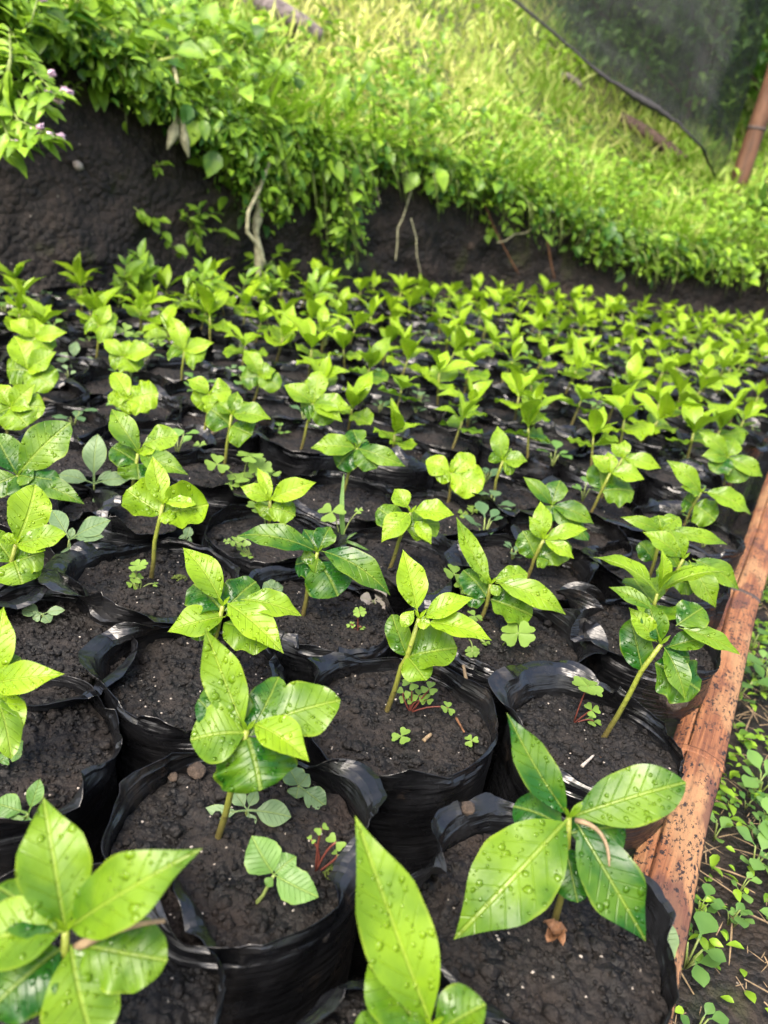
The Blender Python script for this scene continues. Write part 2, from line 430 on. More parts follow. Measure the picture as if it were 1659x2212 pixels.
hero('large dark green seedling at lower right with four broad wet leaves', (1198, 1990), (1229, 1766), .24, [
    (1094, 1539, 88, 'e', dict(dz=.15, f=.75, t=-.16, bend=.3)), (1482, 1690, 122, 'b', dict(dz=-.05, f=.5, t=.04, keel=.1, roll=-.2)),
    (980, 2030, 178, 'e', dict(dz=-.28, f=.62, t=.12, bend=.5)), (1395, 2034, 130, 'e', dict(dz=-.25, f=.6, t=-.22, bend=.7, b=(1244, 1776))),
    (1108, 1742, 100, 'r', dict(dz=.3, b=(1215, 1785), t=-.34)), (1352, 1785, 115, 'r', dict(dz=.0, b=(1232, 1800), t=-.3)),
    (1248, 1950, 80, 'r', dict(b=(1222, 1830), t=-.34)), (1262, 1728, 16, 'e', dict(dz=.1, t=.4))], nu=22, nv=10)
hero('tall green seedling left of centre with a rounded glossy leaf and a yellow underside leaf', (470, 1812), (533, 1578), .38, [
    (442, 1356, 96, 'e', dict(dz=.12, f=.35, t=.15, roll=.5, bend=-.4, b=(528, 1576))), (736, 1512, 118, 'b', dict(dz=.18, f=.75, t=-.05, keel=.05, b=(545, 1570))),
    (411, 1598, 128, 'b', dict(dz=-.2, f=.7, t=.06, b=(534, 1583))), (668, 1646, 84, 'e', dict(dz=-.3, f=.25, t=.5, b=(546, 1563), keel=.5, roll=-.3)),
    (450, 1477, 105, 'r', dict(dz=.5, t=-.25, b=(530, 1590))), (602, 1462, 84, 'r', dict(dz=.6, t=-.25, b=(540, 1590))),
    (563, 1708, 178, 'r', dict(dz=-.4, t=-.2, b=(535, 1592), cup=-.3)), (428, 1510, 70, 'r', dict(dz=.1, b=(515, 1600)))], nu=22, nv=10)
hero('lime green seedling with four pointed drooping leaves, directly behind the tall left of centre seedling', (448, 1478), (481, 1309), .66, [
    (395, 1183, 72, 'e', dict(dz=.15, f=.7, b=(478, 1300))), (362, 1365, 70, 'e', dict(dz=-.25, b=(488, 1332), bend=.8)), (613, 1412, 76, 'e', dict(dz=-.3, b=(486, 1300), bend=.6, t=.08)),
    (652, 1331, 62, 'e', dict(dz=.1, b=(520, 1295), t=.02)), (417, 1262, 96, 'r', dict(dz=.5, b=(478, 1318), t=-.5)), (553, 1256, 84, 'r', dict(dz=.6, b=(485, 1320), t=-.5)),
    (585, 1396, 88, 'r', dict(b=(484, 1345), t=-.35)), (410, 1374, 44, 'r', dict(b=(476, 1345), dz=0)), (540, 1310, 40, 'b', dict(b=(486, 1330), dz=.1))])
hero('dark green seedling in the middle spreading two long arching leaves sideways, covered in droplets', (655, 1326), (686, 1193), .18, [
    (512, 1158, 56, 'e', dict(dz=.0, f=.45, bend=1.1)), (843, 1286, 66, 'e', dict(dz=-.05, f=.5, bend=1.1, b=(692, 1190))), (714, 1137, 54, 'e', dict(dz=.45, b=(690, 1188))),
    (651, 1209, 32, 'b', dict(dz=-.25, t=.15, b=(684, 1200))), (681, 1238, 38, 'b', dict(dz=-.4, t=.15, b=(688, 1205))), (638, 1220, 64, 'r', dict(dz=.25, t=-.14, b=(684, 1215))),
    (730, 1288, 108, 'r', dict(dz=-.2, t=-.16, b=(688, 1215))), (656, 1143, 44, 'e', dict(dz=.5, t=-.15))])
hero('yellow green seedling at the centre with stiff upright pointed leaves above round dark lower leaves', (836, 1535), (905, 1336), .86, [
    (870, 1187, 72, 'e', dict(dz=.12, f=.75, b=(902, 1322), bend=.3)), (1023, 1292, 52, 'e', dict(dz=.05, b=(914, 1337))), (1063, 1384, 54, 'e', dict(dz=-.15, b=(920, 1345), keel=.3, bend=.7)),
    (868, 1354, 30, 'b', dict(dz=-.2, b=(895, 1318))), (930, 1348, 30, 'b', dict(dz=-.3, b=(897, 1342))), (846, 1327, 56, 'r', dict(dz=.1, t=-.55)),
    (988, 1400, 92, 'r', dict(dz=.0, t=-.5, cup=.2)), (921, 1470, 66, 'r', dict(dz=-.35, t=-.38))], low=(880, 1418))
hero('light green seedling right of centre, tall leaf leaning left, long leaf reaching right', (1034, 1346), (1060, 1262), .60, [
    (985, 1115, 46, 'e', dict(dz=.1, f=.7, bend=-.35)), (1223, 1328, 56, 'e', dict(dz=-.1, b=(1070, 1259), bend=.8)), (1140, 1238, 46, 'b', dict(dz=.2, b=(1065, 1256))),
    (1034, 1236, 22, 'b', dict(dz=-.1)), (1079, 1286, 24, 'b', dict(dz=-.3)), (1000, 1232, 66, 'r', dict(dz=.3, t=-.45, b=(1052, 1290))),
    (1150, 1330, 82, 'r', dict(dz=-.1, t=-.35, b=(1060, 1295), cup=.2)), (1005, 1290, 40, 'r', dict(dz=.1, b=(1048, 1295), t=-.4))])
hero('tall seedling with a bare slanting stem and crumpled wet leaves beside the bamboo rail', (1305, 1592), (1428, 1392), .34, [
    (1315, 1268, 34, 'e', dict(dz=.3, f=.5, b=(1412, 1318), bend=.7)), (1400, 1301, 62, 'e', dict(dz=.2, f=.8, t=-.15, b=(1428, 1388))), (1519, 1313, 74, 'b', dict(dz=.3, t=-.12, b=(1460, 1352))),
    (1600, 1415, 42, 'e', dict(dz=-.1, b=(1466, 1356), t=.12, bend=.7)), (1538, 1378, 48, 'e', dict(dz=-.1, b=(1440, 1399), keel=.4, t=-.1)), (1358, 1312, 50, 'e', dict(dz=.15, f=.3, b=(1420, 1388), t=.35, roll=.5)),
    (1362, 1336, 70, 'r', dict(dz=.1, t=-.25, b=(1388, 1450))), (1512, 1492, 104, 'r', dict(dz=-.2, t=-.25, b=(1415, 1432))), (1480, 1511, 54, 'e', dict(dz=-.3, b=(1434, 1398), t=-.1)),
    (1490, 1420, 60, 'r', dict(dz=.1, t=-.25, b=(1430, 1420)))], low=(1385, 1450), rs=.0017)
hero('broad green seedling by the bamboo rail whose long leaf droops onto the dark bamboo joint', (1418, 1303), (1476, 1208), .47, [
    (1388, 1149, 46, 'e', dict(dz=.1, b=(1468, 1205))), (1446, 1142, 50, 'e', dict(dz=.3, f=.8)), (1546, 1313, 58, 'e', dict(dz=-.2, b=(1488, 1210), bend=.9)), (1596, 1275, 48, 'e', dict(dz=.1, b=(1495, 1207), bend=.9, t=-.1)),
    (1417, 1232, 50, 'r', dict(dz=.0, t=-.2, b=(1455, 1250))), (1421, 1178, 44, 'e', dict(dz=-.1, t=-.05, b=(1466, 1225))), (1509, 1264, 50, 'r', dict(dz=-.1, t=-.25, b=(1450, 1255))), (1500, 1225, 40, 'b', dict(dz=.0, t=-.1, b=(1455, 1240)))])
hero('seedling with narrow leaves held out flat, just behind the one drooping over the bamboo joint', (1396, 1262), (1428, 1148), .50, [
    (1340, 1117, 30, 'e', dict(dz=.0)), (1422, 1113, 50, 'b', dict(dz=.35)), (1572, 1177, 34, 'e', dict(dz=.0)), (1381, 1172, 44, 'r', dict(dz=.0, b=(1412, 1210))), (1468, 1116, 44, 'e', dict(dz=.4))])
hero('yellowish seedling with a nibbled upturned lower leaf, right of centre above a curved bag rim', (1139, 1248), (1174, 1166), .72, [
    (1143, 1115, 30, 'e', dict(dz=.1)), (1167, 1083, 44, 'e', dict(dz=.3, f=.8)), (1270, 1143, 36, 'e', dict(dz=.05)), (1240, 1207, 34, 'e', dict(dz=-.2, t=.1)),
    (1129, 1147, 56, 'r', dict(dz=.1, t=-.42, b=(1158, 1206))), (1235, 1180, 58, 'r', dict(dz=.0, t=-.42, b=(1160, 1207))), (1186, 1212, 40, 'r', dict(dz=-.4, t=-.45, b=(1160, 1205)))])
hero('yellow green seedling on a long bare stem with two cupped round leaves, left of centre', (327, 1248), (352, 1090), .82, [
    (329, 984, 54, 'e', dict(dz=.1, f=.75, bend=.2)), (273, 1058, 84, 'r', dict(dz=.1, t=-.22, b=(350, 1108), cup=.35, bend=-.4)), (451, 1090, 96, 'r', dict(dz=.0, t=-.22, b=(352, 1110), cup=.35, bend=-.4)),
    (424, 1090, 28, 'b', dict(dz=-.1, t=.1, b=(354, 1086))), (375, 1124, 34, 'r', dict(dz=-.5, t=-.1, b=(350, 1108)))])
hero('yellow green seedling cut by left edge with big droplet covered oval leaf', (12, 1300), (34, 1176), .74, [
    (77, 1046, 90, 'b', dict(dz=.2, f=.8)), (143, 1154, 54, 'b', dict(dz=.0, t=-.12)), (5, 1156, 28, 'b', dict(dz=-.1)), (98, 1190, 30, 'b', dict(dz=-.3)),
    (-24, 1150, 70, 'r', dict(dz=.1, t=-.3, b=(28, 1215))), (48, 1262, 96, 'r', dict(dz=-.35, t=-.25, b=(30, 1210))), (96, 1196, 70, 'r', dict(dz=.0, t=-.3, b=(32, 1215)))])
hero('dark green wet seedling at left edge behind the yellow green droplet covered one', (32, 1115), (38, 1027), .16, [
    (152, 913, 90, 'b', dict(dz=.15, f=.65, t=.2)), (-10, 938, 74, 'b', dict(dz=.2, t=-.1)), (-40, 1060, 66, 'b', dict(dz=-.2, t=.1)), (72, 1034, 50, 'b', dict(dz=-.3, t=.12)),
    (183, 1089, 50, 'e', dict(dz=-.1, b=(72, 1040), t=-.02)), (130, 1040, 50, 'r', dict(dz=.1, t=-.12)), (60, 1080, 60, 'r', dict(dz=-.2, t=-.15))])
hero('seedling with two pale upper leaves, right of the grey spoon leaved weed', (278, 1093), (298, 980), .40, [
    (241, 883, 60, 'e', dict(dz=.15, f=.75, t=-.05, b=(300, 975))), (386, 942, 56, 'b', dict(dz=.1, t=.22, b=(308, 962))), (407, 1026, 54, 'e', dict(dz=-.15, t=-.12)),
    (284, 938, 24, 'b', dict(dz=.0, t=.35)), (343, 963, 32, 'b', dict(dz=-.2, t=.35)), (241, 966, 58, 'r', dict(dz=.1, t=-.2, b=(296, 1000))), (300, 1036, 84, 'r', dict(dz=-.4, t=-.2, b=(296, 1000)))])
hero('pale yellow seedling with three stiff leaves, one pointing right, clover at its foot', (577, 1150), (583, 1082), .95, [
    (555, 1010, 30, 'e', dict(dz=.2, f=.7)), (519, 1051, 40, 'e', dict(dz=-.1)), (683, 1042, 52, 'e', dict(dz=.05)), (560, 1112, 50, 'r', dict(dz=-.1, t=-.4, b=(580, 1095))), (638, 1114, 54, 'r', dict(dz=.0, t=-.4, b=(582, 1095)))])
hero('yellow green seedling with leaves twisting in four directions at the middle of the bed', (841, 1232), (887, 1107), .80, [
    (852, 1056, 46, 'e', dict(dz=.3, f=.8, b=(880, 1098))), (981, 1112, 48, 'e', dict(dz=.0, b=(890, 1105))), (824, 1172, 56, 'e', dict(dz=-.25)), (932, 1176, 34, 'e', dict(dz=-.3, b=(895, 1125), t=.1)),
    (816, 1098, 58, 'r', dict(dz=.2, t=-.5, b=(872, 1140))), (950, 1132, 70, 'r', dict(dz=.1, t=-.4, b=(875, 1140)))])
hero('pale yellow green seedling with rounded insect eaten leaves at the middle of the bed', (968, 1085), (975, 1022), .92, [
    (920, 994, 50, 'b', dict(dz=.1)), (1024, 984, 48, 'b', dict(dz=.2)), (990, 985, 20, 'e', dict(dz=.2)), (1043, 1056, 74, 'r', dict(dz=-.2, t=-.08)), (940, 1030, 40, 'r', dict(dz=-.1, t=-.1))])
hero('dark green seedling behind the grass blade, broad leaf left and arching leaf right', (738, 1077), (772, 968), .26, [
    (671, 968, 50, 'e', dict(dz=-.1, t=.2, bend=.8)), (762, 928, 50, 'b', dict(dz=.4, b=(776, 962), t=-.05)), (876, 1008, 44, 'e', dict(dz=-.1, bend=.9)), (814, 1012, 56, 'r', dict(dz=-.3, t=-.15)),
    (728, 1010, 60, 'r', dict(dz=.1, t=-.2)), (800, 985, 50, 'r', dict(dz=.0, t=-.25))])
hero('slim upright seedling on a clear stem right of the insect eaten one', (1064, 1080), (1086, 996), .55, [
    (1075, 920, 42, 'e', dict(dz=.2, f=.7)), (1140, 996, 40, 'e', dict(dz=-.1)), (1117, 1000, 56, 'r', dict(dz=-.1, t=-.2)), (1068, 972, 46, 'r', dict(dz=.1, t=-.15))])
hero('blue green seedling with three leaves behind the nibbled yellowish one', (1187, 1160), (1192, 1092), .25, [
    (1130, 1030, 34, 'e', dict(dz=.1)), (1210, 1038, 48, 'b', dict(dz=.3)), (1283, 1132, 44, 'e', dict(dz=-.1, bend=.9)), (1272, 1168, 40, 'r', dict(dz=-.1, t=-.1)), (1180, 1125, 50, 'r', dict(dz=-.2, t=-.1))])
hero('lime seedling with a cupped dark lower leaf above a bare stem', (1274, 1112), (1318, 1022), .75, [
    (1276, 984, 36, 'e', dict(dz=.1)), (1313, 976, 34, 'e', dict(dz=.3)), (1392, 1036, 40, 'e', dict(dz=-.1)), (1290, 1000, 56, 'r', dict(dz=.1, t=-.5, b=(1300, 1058))), (1370, 1062, 66, 'r', dict(dz=-.1, t=-.5, b=(1300, 1060)))])
hero('lime seedling with small spread leaves immediately right of the cupped leaf one', (1300, 1075), (1345, 990), .72, [
    (1320, 958, 28, 'e', dict(dz=.2)), (1350, 950, 28, 'e', dict(dz=.3)), (1428, 1012, 36, 'e', dict(dz=-.1)), (1380, 1010, 44, 'r', dict(dz=-.2, t=-.3))])
hero('green seedling leaning over the rail side bag edge with a long leaf pointing right', (1478, 1134), (1514, 1064), .52, [
    (1440, 994, 42, 'e', dict(dz=.1, f=.7)), (1622, 1112, 46, 'e', dict(dz=-.05, b=(1520, 1062))), (1470, 1052, 40, 'e', dict(dz=-.2)), (1545, 1124, 62, 'r', dict(dz=-.2, t=-.15, b=(1500, 1090))), (1478, 1075, 50, 'r', dict(dz=.0, t=-.25, b=(1498, 1090)))])
hero('green seedling with arching leaves nearest the right frame edge beyond the rail', (1560, 1062), (1572, 988), .45, [
    (1508, 872 + 60, 36, 'e', dict(dz=.1)), (1648, 1030, 40, 'e', dict(dz=-.1, bend=.9)), (1515, 985, 40, 'e', dict(dz=-.1)), (1590, 950, 40, 'e', dict(dz=.3)), (1610, 1040, 56, 'r', dict(dz=-.2)), (1540, 1020, 50, 'r')])
hero('green seedling on a straight stem above the clover patch', (482, 1020), (500, 896), .50, [
    (513, 845, 36, 'e', dict(dz=.3)), (586, 906, 48, 'e', dict(dz=-.05)), (455, 884, 70, 'r', dict(dz=.0, t=-.2, b=(498, 920))), (545, 940, 70, 'r', dict(dz=-.2, t=-.15, b=(500, 920))), (540, 870, 36, 'e', dict(dz=.2)), (470, 870, 34, 'e', dict(dz=.2))])
hero('yellow green seedling half hidden behind the straight stemmed one above the clover patch', (434, 958), (452, 852), .82, [
    (402, 820, 38, 'e', dict(dz=.0)), (500, 846, 54, 'b', dict(dz=.2)), (455, 882, 36, 'e', dict(dz=-.4)), (425, 880, 60, 'r', dict(dz=.1, t=-.2)), (490, 900, 60, 'r', dict(dz=-.1, t=-.2))])
hero('green seedling with one tall upright leaf and dark cupped leaves near the bed middle left', (650, 972), (676, 872), .58, [
    (690, 800, 48, 'b', dict(dz=.15, f=.75)), (613, 832, 44, 'e', dict(dz=.0)), (760, 886, 44, 'e', dict(dz=-.1)), (740, 912, 40, 'e', dict(dz=-.3)), (650, 880, 60, 'r', dict(dz=.1, t=-.35)), (725, 906, 60, 'r', dict(dz=.1, t=-.35))])
hero('lime seedling with crumpled wavy leaves and no visible stem, upper left of the bed', (278, 915), (280, 862), .88, [
    (245, 804, 44, 'b', dict(dz=.2)), (342, 850, 66, 'r', dict(dz=.0, t=-.05, wave=.1)), (255, 880, 56, 'r', dict(dz=-.3, t=-.1, wave=.1)), (325, 884, 50, 'r', dict(dz=-.2, t=-.05, wave=.1)), (236, 850, 46, 'r', dict(dz=.1, wave=.1, t=-.1))])
hero('pointed green seedling with an upright leaf behind the bed middle left ones', (546, 872), (560, 812), .55, [
    (526, 755, 42, 'e', dict(dz=.1, f=.7)), (596, 800, 40, 'e', dict(dz=.0)), (605, 838, 44, 'r', dict(dz=-.2, t=-.2)), (520, 816, 50, 'r', dict(dz=.0, t=-.25)), (570, 780, 26, 'e', dict(dz=.3))])
hero('yellow seedling at the left with a tall blade above two dark cupped leaves', (50, 872), (60, 800), .92, [
    (30, 726, 60, 'e', dict(dz=.2, f=.75)), (122, 760, 48, 'e', dict(dz=.0, t=-.3)), (100, 800, 30, 'e', dict(dz=-.3)), (14, 800, 66, 'r', dict(dz=.1, t=-.45)), (116, 836, 72, 'r', dict(dz=-.2, t=-.4))])
hero('lime seedling crowding the left edge below the yellow tall bladed one', (15, 968), (22, 880), .80, [
    (76, 830, 48, 'e', dict(dz=.1)), (-14, 830, 50, 'e', dict(dz=.2)), (70, 885, 34, 'e', dict(dz=-.2)), (98, 880, 66, 'r', dict(dz=.1, t=-.2)), (60, 920, 80, 'r', dict(dz=-.3, t=-.25)), (-25, 900, 60, 'r')])
hero('lime seedling on a long bare stem with one tall leaf, upper left of the bed', (390, 840), (398, 760), .86, [
    (370, 682, 42, 'e', dict(dz=.1, f=.7)), (462, 740, 34, 'e', dict(dz=.0)), (445, 762, 66, 'r', dict(dz=-.1, t=-.4)), (370, 745, 56, 'r', dict(dz=.1, t=-.4)), (415, 730, 40, 'b', dict(dz=.3, t=-.2))])
hero('lime seedling with star shaped crown above a clover tuft, upper left of the bed', (262, 835), (268, 772), .85, [
    (223, 733, 34, 'e', dict(dz=.1)), (336, 756, 44, 'e', dict(dz=.0)), (296, 802, 56, 'r', dict(dz=-.2, t=-.2)), (235, 775, 50, 'r', dict(dz=.0, t=-.2)), (280, 735, 34, 'e', dict(dz=.3))])
hero('small lime seedling on a bare stem near the left bank foot', (206, 784), (214, 704), .86, [
    (238, 658, 34, 'e', dict(dz=.1)), (192, 690, 56, 'r', dict(dz=.0, t=-.2)), (250, 712, 66, 'r', dict(dz=-.1, t=-.25)), (215, 665, 34, 'e', dict(dz=.3))])
hero('yellow seedling with three flaring leaves behind the tall bladed one at left', (70, 800), (76, 730), .95, [
    (20, 692, 40, 'e', dict(dz=.0)), (72, 686, 36, 'e', dict(dz=.3)), (145, 718, 38, 'e', dict(dz=.0)), (50, 755, 56, 'r', dict(dz=.1, t=-.35)), (110, 760, 56, 'r', dict(dz=-.1, t=-.35))])
hero('bright yellow green seedling cut off by the left edge with a leaf pointing right', (-28, 1640), (-22, 1478), .80, [
    (140, 1456, 76, 'e', dict(dz=-.1)), (8, 1310, 80, 'e', dict(dz=.2)), (30, 1600, 90, 'b', dict(dz=-.3)), (50, 1560, 60, 'r', dict(dz=.1, t=-.4)), (45, 1420, 80, 'r', dict(dz=.4, t=-.5)), (25, 1640, 60, 'r', dict(dz=-.4, t=-.35))])

# ------------------------------------------------------------------ bags of soil
def bag_parts(seed, R=.061, folds=(), n=88, crumbs=260, rings=22, open_=1.0):
    rng = random.Random(seed); th = np.arange(n) * 2 * PI / n
    def pl(k, amp):
        ks = np.sort(np.array([rng.random() for _ in range(k)])) * 2 * PI; vs = np.array([rng.uniform(-1, 1) for _ in range(k)]) * amp
        return np.interp(th, np.r_[ks[-1] - 2 * PI, ks, ks[0] + 2 * PI], np.r_[vs[-1], vs, vs[0]])
    rad = R * (1 + pl(6, .06) + pl(17, .016))
    ln = .0125 + pl(8, .005) + pl(20, .0030); p0 = pl(8, .15) + pl(15, .24) - .08; p1 = pl(7, .22) + pl(14, .50) - .10; crk = pl(14, .35)
    for a, hwid, ang, ex in folds:
        dlt = np.abs((th - math.radians(a) + PI) % (2 * PI) - PI) / math.radians(hwid)
        win = np.clip(1.35 * (1 - dlt), 0, 1); ln = ln + ex * .72 * win; p1 = p1 * (1 - .7 * win) + (math.radians(ang) + crk * 2) * win
    ln = np.maximum(ln, .005)
    zs = ZB - .012
    rows = []
    NW = 16
    wn = [pl(5, .022) + pl(15, .014) for _ in range(4)]; lw = [pl(17, .0013) for _ in range(7)]
    for i in range(NW + 1):
        f = i / NW; z = f * zs
        bul = .90 + .13 * math.sin(PI * min(1, f * .62 + .18)); q = f * 3; k = min(2, int(q)); wv = wn[k] * (1 - (q - k)) + wn[k + 1] * (q - k)
        r = rad * (bul * (1 - f ** 3) + f ** 3) * (1 + wv * (1 - f ** 4))
        rows.append((r, np.full(n, z)))
    K = 6; r, z = rad.copy(), np.full(n, zs); lip = []
    for i in range(K):
        s_ = (i + .5) / K; a = p0 * .6 + p1 * s_ ** 1.2 * 1.4
        a = np.clip(a, -2.3, 2.6); r = r + ln / K * np.sin(a); z = z + ln / K * np.cos(a); lip.append((r + lw[i] * min(1, i * .4), z.copy(), a.copy()))
    rows += [(a, b) for a, b, c in lip]
    t = .0004
    a = lip[-1][2]; rows.append((lip[-1][0] + t * .5 * np.sin(a) - t * .5 * np.cos(a), lip[-1][1] + t * .5 * np.cos(a) + t * .5 * np.sin(a)))
    for r_, z_, a in lip[::-1]: rows.append((r_ - t * np.cos(a), z_ + t * np.sin(a)))
    rows.append((rad - t, np.full(n, zs - .003))); rows.append((rad * .97, np.full(n, zs - .008)))
    V = np.array([np.c_[r * np.cos(th), r * np.sin(th), z] for r, z in rows]).reshape(-1, 3)
    so_ = Vector((seed * 1.37, seed * .71, 0)); nl = len(rows)
    for i in range(nl):
        lipf = 0 if i <= NW else 1.0
        for k in range(n):
            p = Vector(V[i * n + k]); r_ = p + so_
            if i <= NW:
                g = noise.noise(Vector((r_.x * 16, r_.y * 16, r_.z * 150))) * .0012 * (1 if i < NW else .4) + .0022 * (abs(noise.noise(r_ * 22)) - .2) * (i < NW)
                e = Vector((p.x, p.y, 0)).normalized() * g
            elif i < nl - 2:
                e = noise.noise_vector(r_ * 42) * .0026 + noise.noise_vector(r_ * 110) * .0007
            else: e = Vector((0, 0, 0))
            V[i * n + k] = p + e
    F = []
    for i in range(len(rows) - 1):
        for k in range(n):
            F.append((i * n + k, i * n + (k + 1) % n, (i + 1) * n + (k + 1) % n, (i + 1) * n + k))
    # soil
    m = rings; off = Vector((seed * 3.1, seed * 1.7, 0)); SV = [(0, 0, 0)]; SF = []
    def sh(x, y, e):
        p = Vector((x, y, 0)) + off
        return zs + .0042 * noise.noise(p * 28) + .0030 * noise.noise(p * 95) + .0022 * noise.noise(p * 230) - .002 * e ** 6 - .0005
    SV[0] = (0, 0, sh(0, 0, 0))
    for i in range(1, m + 1):
        e = i / m
        for k in range(n):
            x, y = rad[k] * .985 * e * math.cos(th[k]), rad[k] * .985 * e * math.sin(th[k]); SV.append((x, y, sh(x, y, e)))
    for k in range(n): SF.append((0, 1 + k, 1 + (k + 1) % n))
    for i in range(m - 1):
        for k in range(n):
            a = 1 + i * n; SF.append((a + k, a + n + k, a + n + (k + 1) % n, a + (k + 1) % n))
    mi = [0] * len(SF)
    ico = ICO
    for q in range(crumbs):
        e = math.sqrt(rng.random()) * .95; t_ = rng.random() * 2 * PI; kk = int(t_ / (2 * PI) * n) % n
        x, y = rad[kk] * e * math.cos(t_), rad[kk] * e * math.sin(t_)
        big = rng.random(); r = .0006 + .0016 * big ** 2 + (.0026 * rng.random() if big > .965 else 0); white = rng.random() < .022
        if white: r = .0006 + .0003 * rng.random()
        o = len(SV); j = [rng.uniform(.7, 1.25) for _ in ico[0]]; sz = (rng.uniform(.8, 1.3), rng.uniform(.8, 1.3), .75)
        zz = sh(x, y, e) + r * .25
        SV += [(x + v[0] * r * sz[0] * jj, y + v[1] * r * sz[1] * jj, zz + v[2] * r * sz[2] * jj) for v, jj in zip(ico[0], j)]
        SF += [tuple(i + o for i in f) for f in ico[1]]; mi += [1 if white else 0] * len(ico[1])
    return (V, F), (SV, SF, mi)
_bm = __import__('bmesh').new(); __import__('bmesh').ops.create_icosphere(_bm, subdivisions=1, radius=1)
_bm.verts.ensure_lookup_table(); ICO = ([tuple(v.co) for v in _bm.verts], [tuple(v.index for v in f.verts) for f in _bm.faces]); _bm.free()

G_BAG = 'black grow bags standing packed in the bed'
BAGS = []
def bag(x, y, seed, label, folds=(), R=.061, n=88, crumbs=260, rings=22, tilt=0.0):
    t = thing('grow_bag', label, 'grow bag', (x, y, 0), G_BAG)
    (V, F), (SV, SF, mi) = bag_parts(seed, R, folds, n, crumbs, rings)
    o = obj('plastic_sleeve', [tuple(v) for v in V], F, M_BAG, t); o.data.set_sharp_from_angle(angle=math.radians(14))
    obj('soil_fill', SV, SF, None, t, mats=[M_SOIL, M_STONE], midx=mi)
    BAGS.append((x, y)); return t
def rf(seed, k=3):
    r = random.Random(seed * 7 + 1); return [(r.uniform(0, 360), r.uniform(18, 42), r.choice((-75, -50, 45, 70, 95)), r.uniform(.004, .018)) for _ in range(k)]
NEAR = [   # (x, y) in bag spacings, folds, what it holds
    (-.75, 1.62, [(60, 35, 40, .004)], 'black bag at the bottom left corner with a smooth grey soil surface'),
    (.45, 1.40, [(120, 50, -50, .01), (200, 40, 20, .01)], 'black bag cut by the bottom edge under the tall yellow green leaf'),
    (-1.48, 2.58, [(320, 40, 30, .006)], 'black bag at left edge below the bright seedling cut by the frame'),
    (-.35, 2.34, [(35, 30, 62, .020), (150, 40, 30, .006), (235, 26, -65, .012), (100, 25, 70, .01)], 'black bag with pale broadleaf weeds and a serrated weed in its soil'),
    (.90, 2.20, [(130, 40, 55, .012), (190, 40, -45, .012), (20, 20, 60, .010)], 'black bag under the large seedling at lower right, folded double lip'),
    (-1.72, 3.36, [(330, 45, 75, .012), (60, 30, -60, .014)], 'black bag at left whose bare soil carries small pale sprouts at its back'),
    (-.82, 3.30, [(175, 40, 60, .018), (140, 25, -60, .014)], 'black bag left of centre with bare clumpy soil around one stem'),
    (.27, 3.28, [(40, 40, 30, .010), (150, 30, 50, .012)], 'black bag at the centre with clover on its soil and a deep bare front wall'),
    (1.33, 3.38, [(150, 45, 85, .030), (110, 30, 75, .022), (60, 20, -20, .01)], 'black bag beside the bamboo with a big glossy crumpled flap on its left'),
    (.88, 4.28, [(0, 40, 60, .02), (200, 30, -50, .01)], 'black bag right of centre with a four leaf clover on its soil'),
    (1.90, 4.60, [(160, 40, 80, .026), (215, 30, 70, .02), (190, 20, -60, .02)], 'black bag by the rail with a folded tent like flap at its left'),
    (-1.34, 4.20, [(190, 50, 85, .026), (230, 30, 60, .020), (280, 30, 30, .008)], 'black bag left of centre with shiny twisted lip under the long stemmed seedling'),
    (-.27, 4.16, [(160, 30, 40, .012), (260, 40, -20, .01)], 'black bag in the middle with a pinkish four leaved weed on its soil'),
    (-2.45, 3.95, [(300, 40, 70, .02), (340, 30, 60, .02)], 'black bag at the left edge behind the bag of pale sprouts'),
    (-2.55, 4.85, [(0, 50, 70, .02)], 'black bag at the left edge holding the dark wet seedling'),
    (-1.86, 5.06, [(300, 50, 60, .02)], 'black bag behind the grey spoon leaved weed at left'),
    (-.80, 5.05, [(330, 50, 75, .02)], 'black bag holding the pale yellow three leaved seedling'),
    (.13, 5.02, [(290, 40, 70, .024), (0, 40, 60, .02)], 'black bag holding the twisting leaved seedling at mid bed'),
    (1.12, 5.28, [(200, 40, 80, .028), (240, 30, 60, .02)], 'black bag with a round curved rim under the nibbled yellowish seedling'),
    (2.28, 5.62, [(200, 40, 60, .016)], 'black bag by the rail holding the narrow flat leaved seedling'),
    (-1.42, 6.0, [(300, 50, 60, .02)], 'black bag with the clover patch on its soil'),
    (-.36, 5.95, [(310, 40, 40, .01)], 'black bag with a grass blade rising in front of it'),
    (.52, 6.05, [(250, 50, 60, .02)], 'black bag under the insect eaten pale seedling'),
    (1.60, 6.05, [(230, 50, 75, .03)], 'black bag under the blue green three leaved seedling'),
    (2.78, 6.62, [(220, 50, 60, .02)], 'black bag at the rail under the leaning long leaved seedling'),
    (1.05, 6.75, [(280, 60, 75, .03)], 'black bag with a wrinkled shiny front under the slim upright seedling'),
    (1.95, 6.88, [(280, 60, 70, .03)], 'black bag under the lime seedling with cupped dark leaf'),
]
for i, (bx, by, fo, lab) in enumerate(NEAR):
    bag(bx * D, by * D, i + 1, lab, fo + (rf(i, 1) if i != 8 else []), R=.055 if i == 8 else .063 if i in (3, 4) else .060, n=150 if i < 13 else 88,
        crumbs=850 if i < 13 else 200, rings=34 if i < 13 else 16)

